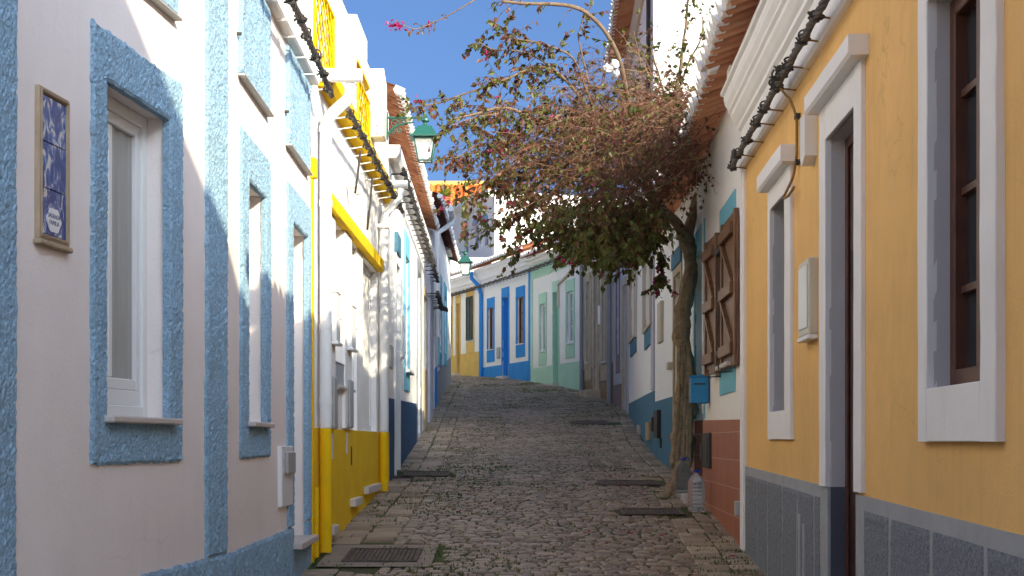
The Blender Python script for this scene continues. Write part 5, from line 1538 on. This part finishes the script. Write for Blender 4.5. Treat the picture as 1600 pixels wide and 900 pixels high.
# upright leafy shoots
limb([B0,P3(1052,180,15.6),P3(1060,120,15.5),P3(1072,50,15.4),P3(1078,-20,15.4)], .03, .010, spr=26, nl=8, L=.28, red=.15, start=.25)
limb([P3(1050,190,15.6),P3(1030,120,15.5),P3(1018,70,15.5)], .018, .006, spr=14, nl=7, red=.15, start=.2)
limb([P3(1050,180,15.6),P3(1070,110,15.6),P3(1095,60,15.6),P3(1100,30,15.6)], .016, .005, spr=14, nl=6, red=.15, start=.2)
limb([P3(985,180,14.8),P3(1000,110,14.9),P3(990,50,14.8)], .012, .005, spr=8, nl=6, start=.2)
limb([P3(990,200,14.7),P3(930,150,14.6),P3(905,60,14.6),P3(925,0,14.5)], .014, .005, spr=14, nl=7, start=.2)
# long branches to the left
limb([A0,P3(975,255,15.0),P3(935,200,14.8),P3(893,168,14.6),P3(850,190,14.4),P3(790,168,14.2),P3(740,178,14.1),P3(700,190,14.0)], .034, .009, spr=60, nl=9, red=.4, start=.35)
limb([P3(935,200,14.8),P3(890,130,14.6),P3(840,105,14.5),P3(790,125,14.3),P3(720,150,14.2),P3(642,172,14.0)], .02, .006, spr=62, nl=8, red=.4, br=.16, start=.15)
limb([P3(930,190,14.8),P3(900,100,14.6),P3(850,70,14.4),P3(800,60,14.3),P3(785,45,14.3)], .014, .004, spr=34, nl=8, red=.45, start=.2, L=.3)
limb([P3(890,130,14.6),P3(830,85,14.4),P3(770,78,14.3),P3(742,62,14.2)], .010, .004, spr=22, nl=6, red=.4, start=.2, L=.22)
limb([P3(850,190,14.4),P3(800,220,14.3),P3(760,215,14.1),P3(715,245,14.0),P3(700,240,13.9)], .012, .004, spr=26, nl=9, red=.75, br=.1, start=.2, L=.28)
limb([P3(930,230,14.8),P3(860,260,14.5),P3(800,262,14.3),P3(745,300,14.2),P3(720,310,14.1)], .018, .005, spr=34, nl=10, red=.35, br=.1, start=.2)
limb([P3(900,270,14.8),P3(840,320,14.6),P3(790,345,14.4),P3(735,372,14.3)], .018, .005, spr=38, nl=10, red=.2, br=.3, start=.2, L=.3)
limb([P3(960,300,15.0),P3(900,330,14.9),P3(850,345,14.8),P3(800,395,14.7)], .02, .006, spr=40, nl=10, red=.25, br=.22, start=.2, L=.3)
limb([A0,P3(980,320,15.2),P3(930,350,15.0),P3(890,385,14.9)], .026, .006, spr=70, nl=12, red=.12, br=.08, start=.15, dirn=(0,0,-.4))
limb([A0,P3(1010,350,15.3),P3(985,385,15.2),P3(960,400,15.1)], .02, .006, spr=60, nl=12, red=.10, br=.08, start=.1, dirn=(0,0,-.4))
limb([P3(1040,332,15.6),P3(1030,370,15.4),P3(1035,405,15.3),P3(1028,440,15.3)], .012, .004, spr=26, nl=9, red=.1, br=.4, start=.3, L=.2, dirn=(0,0,-.5))
limb([P3(1000,350,15.3),P3(940,340,15.6),P3(905,395,15.6)], .014, .005, spr=50, nl=12, red=.12, br=.05, start=.1, dirn=(0,0,-.4))
# thin sprig across the sky at the top
limb([P3(900,-60,13.6),P3(800,-25,13.5),P3(730,5,13.4),P3(690,28,13.4),P3(655,45,13.35),P3(628,40,13.3)], .008, .004, spr=12, nl=4, red=.6, br=.2, start=.55, L=.10, leafsize=.04)
for k in range(12): bract(P3(608+rt.gauss(12,8), 40+rt.gauss(0,3), 13.3), 3)
# right mass over the white house eave
limb([P3(1096,294,16.05),P3(1110,240,15.7),P3(1125,190,15.3),P3(1110,150,15.2)], .03, .008, spr=50, nl=8, red=.5, br=.05, start=.1)
limb([P3(1090,280,15.9),P3(1120,250,15.0),P3(1135,215,14.6)], .02, .006, spr=40, nl=8, red=.5, br=.1, start=.1)
# dry brown twig mass combed from upper right to lower left
def region(cx, cy, rx, ry, dz, dsd):
    while True:
        a, b = rt.uniform(-1,1), rt.uniform(-1,1)
        if a*a+b*b < 1:
            d = dz+rt.gauss(0, dsd)
            p = P3(cx+a*rx, cy+b*ry, d)
            if not 12.4 < d < 20.5 or (p.x > rightx(d)-.12 and p.z < EYE+3.35) or p.x > 2.6: continue
            return p
def twigs(n, cx, cy, rx, ry, dz, dsd, comb, L, leafn=1, red=.8, leafsize=.04):
    for k in range(n):
        p = region(cx, cy, rx, ry, dz, dsd)
        d = (Vector(comb)+Vector((rt.gauss(0,.5), rt.gauss(0,.5), rt.gauss(0,.45)))).normalized()
        q = p.copy(); pts = [q.copy()]; l = L*rt.uniform(.4,1.5); m_ = 5
        for i in range(m_):
            d = (d+Vector((rt.gauss(0,.13), rt.gauss(0,.13), rt.gauss(0,.13)-.07))).normalized(); q = q+d*l/m_; pts.append(q.copy())
        r = rt.uniform(.0018,.0046)
        (tw if rt.random() < .82 else tw2).tube(pts, [r*(1-.13*i) for i in range(m_+1)], 3, cap=False)
        for i in range(rt.randint(0, 2*leafn)):
            leaf(lrm if rt.random() < red else lfm, pts[rt.randint(1,m_)], d, leafsize*rt.uniform(.6,1.3))
        for i in range(2):
            j = rt.randint(1, m_); e = pts[j]+Vector((rt.gauss(0,1), rt.gauss(0,1), rt.gauss(0,1))).normalized()*rt.uniform(.03,.13)
            tw.tube([pts[j], e], [r*.7, r*.35], 3, cap=False)
twigs(1250, 1010, 225, 125, 80, 15.4, 1.5, (-.75,0,-.25), .40, 5, .8, .046)
twigs(500, 905, 260, 105, 75, 15.0, 1.2, (-.75,0,-.2), .38, 3, .65, .05)
twigs(700, 1082, 195, 62, 60, 15.0, 1.1, (-.55,0,-.35), .40, 5, .8, .042)
twigs(420, 985, 155, 85, 70, 15.2, 1.1, (-.5,0,.1), .45, 2, .6, .05)
twigs(200, 830, 235, 110, 85, 14.6, .8, (-.8,0,.05), .35, 3, .5, .06)
twigs(260, 960, 335, 85, 40, 15.6, 1.2, (-.5,0,-.5), .32, 2, .3, .06)
for k in range(340):
    p = region(950, 348, 98, 54, 15.8, 1.5); sprig(p, Vector((rt.gauss(-.2,.6), rt.gauss(0,.6), rt.gauss(-.6,.4))), rt.uniform(.12,.32), rt.randint(7,14), .1, 1 if rt.random() < .04 else 0, leafsize=.068)
for k in range(150):
    p = region(1000, 200, 120, 80, 15.3, 1.0); sprig(p, Vector((rt.gauss(0,.6), rt.gauss(0,.6), rt.gauss(.3,.5))), rt.uniform(.12,.3), rt.randint(5,9), .25, leafsize=.06)
for k in range(55):
    p = region(805, 270, 80, 55, 14.6, .7); sprig(p, Vector((rt.gauss(-.4,.6), rt.gauss(0,.6), rt.gauss(-.3,.5))), rt.uniform(.12,.3), rt.randint(4,8), .35, 1 if rt.random() < .16 else 0, leafsize=.066)
for k in range(230):
    p = region(865, 225, 110, 95, 14.8, .9); sprig(p, Vector((rt.gauss(-.5,.6), rt.gauss(0,.6), rt.gauss(-.1,.5))), rt.uniform(.14,.3), rt.randint(5,9), .5, 1 if rt.random() < .05 else 0, leafsize=.062)
for k in range(34): bract(region(1080, 235, 60, 50, 14.6, .3), 2)
tob(limbs).build('branch', M['branchbark'], tree, smooth=True, recalc=False)
tob(tw).build('dry_twigs', M['twig'], tree, recalc=False)['kind'] = 'stuff'
tob(tw2).build('pale_twigs', M['twig2'], tree, recalc=False)['kind'] = 'stuff'
tob(lfm).build('foliage', M['leaf'], tree, recalc=False)
tob(lrm).build('reddish_foliage', M['leafred'], tree, recalc=False)
tob(brm).build('blossoms', M['bract'], tree, recalc=False)
# plastic bag caught in the crown
bg = MB(); c = P3(956, 106, 14.15); nu, nv = 16, 10
for part, (ox, oz, rx, rz_) in enumerate(((-.045, -.01, .062, .045), (.03, .035, .045, .05), (.04, -.055, .035, .045))):
    b = len(bg.v)
    for j in range(nv+1):
        for i in range(nu):
            th = math.pi*j/nv; ph = 2*math.pi*i/nu
            d = Vector((math.sin(th)*math.cos(ph), math.sin(th)*math.sin(ph), math.cos(th)))
            k = 1+.45*noise.noise(d*2.3+Vector((part*4,0,0)))+.2*noise.noise(d*6)
            bg.v.append((c.x+ox+d.x*rx*k, c.y+d.y*.05*k, c.z+oz+d.z*rz_*k))
    for j in range(nv):
        for i in range(nu): bg.f.append((b+j*nu+i, b+j*nu+(i+1)%nu, b+(j+1)*nu+(i+1)%nu, b+(j+1)*nu+i))
o = bg.build('plastic_bag', M['bag'], None, smooth=True, recalc=False)
tag(o, 'crumpled white plastic bag snagged high in the bougainvillea branches', 'plastic bag')

# ================================================================== camera, sun, sky
cam = bpy.data.cameras.new('camera'); co = bpy.data.objects.new('camera', cam); COL.objects.link(co)
co.location = (0, 0, EYE); co.rotation_euler = (R(90), 0, 0)
cam.sensor_width = 36; cam.lens = F/1600*36; cam.shift_y = .15; cam.clip_end = 3000; cam.clip_start = .1
sc.camera = co
az, el = R(38), R(24.8)      # sun behind the camera to the right
d = Vector((math.sin(az)*math.cos(el), -math.cos(az)*math.cos(el), math.sin(el)))
su = bpy.data.lights.new('sun', 'SUN'); su.energy = 2.45; su.angle = R(.53); su.color = (1, .93, .83)
so_ = bpy.data.objects.new('sun', su); COL.objects.link(so_); so_.rotation_euler = d.to_track_quat('Z', 'Y').to_euler(); so_.location = (20, -20, 30)
w = bpy.data.worlds.new('World'); sc.world = w; w.use_nodes = True
nt = w.node_tree; sky = nt.nodes.new('ShaderNodeTexSky'); sky.sky_type = 'NISHITA'; sky.sun_disc = False
sky.sun_elevation = el; sky.sun_rotation = math.pi-az; sky.altitude = 0; sky.air_density = .5; sky.dust_density = 6; sky.ozone_density = 10
nt.links.new(sky.outputs[0], nt.nodes['Background'].inputs[0]); nt.nodes['Background'].inputs[1].default_value = .135
sc.view_settings.view_transform = 'Standard'; sc.view_settings.look = 'None'; sc.view_settings.gamma = 1; sc.view_settings.use_curve_mapping = False
sc.view_settings.exposure = 1.47
sc.view_settings.use_white_balance = True; sc.view_settings.white_balance_temperature = 8200; sc.view_settings.white_balance_tint = 2
sc.cycles.use_denoising = True
sc.cycles.max_bounces = 14; sc.cycles.diffuse_bounces = 12; sc.cycles.transparent_max_bounces = 8
sc.render.film_transparent = False
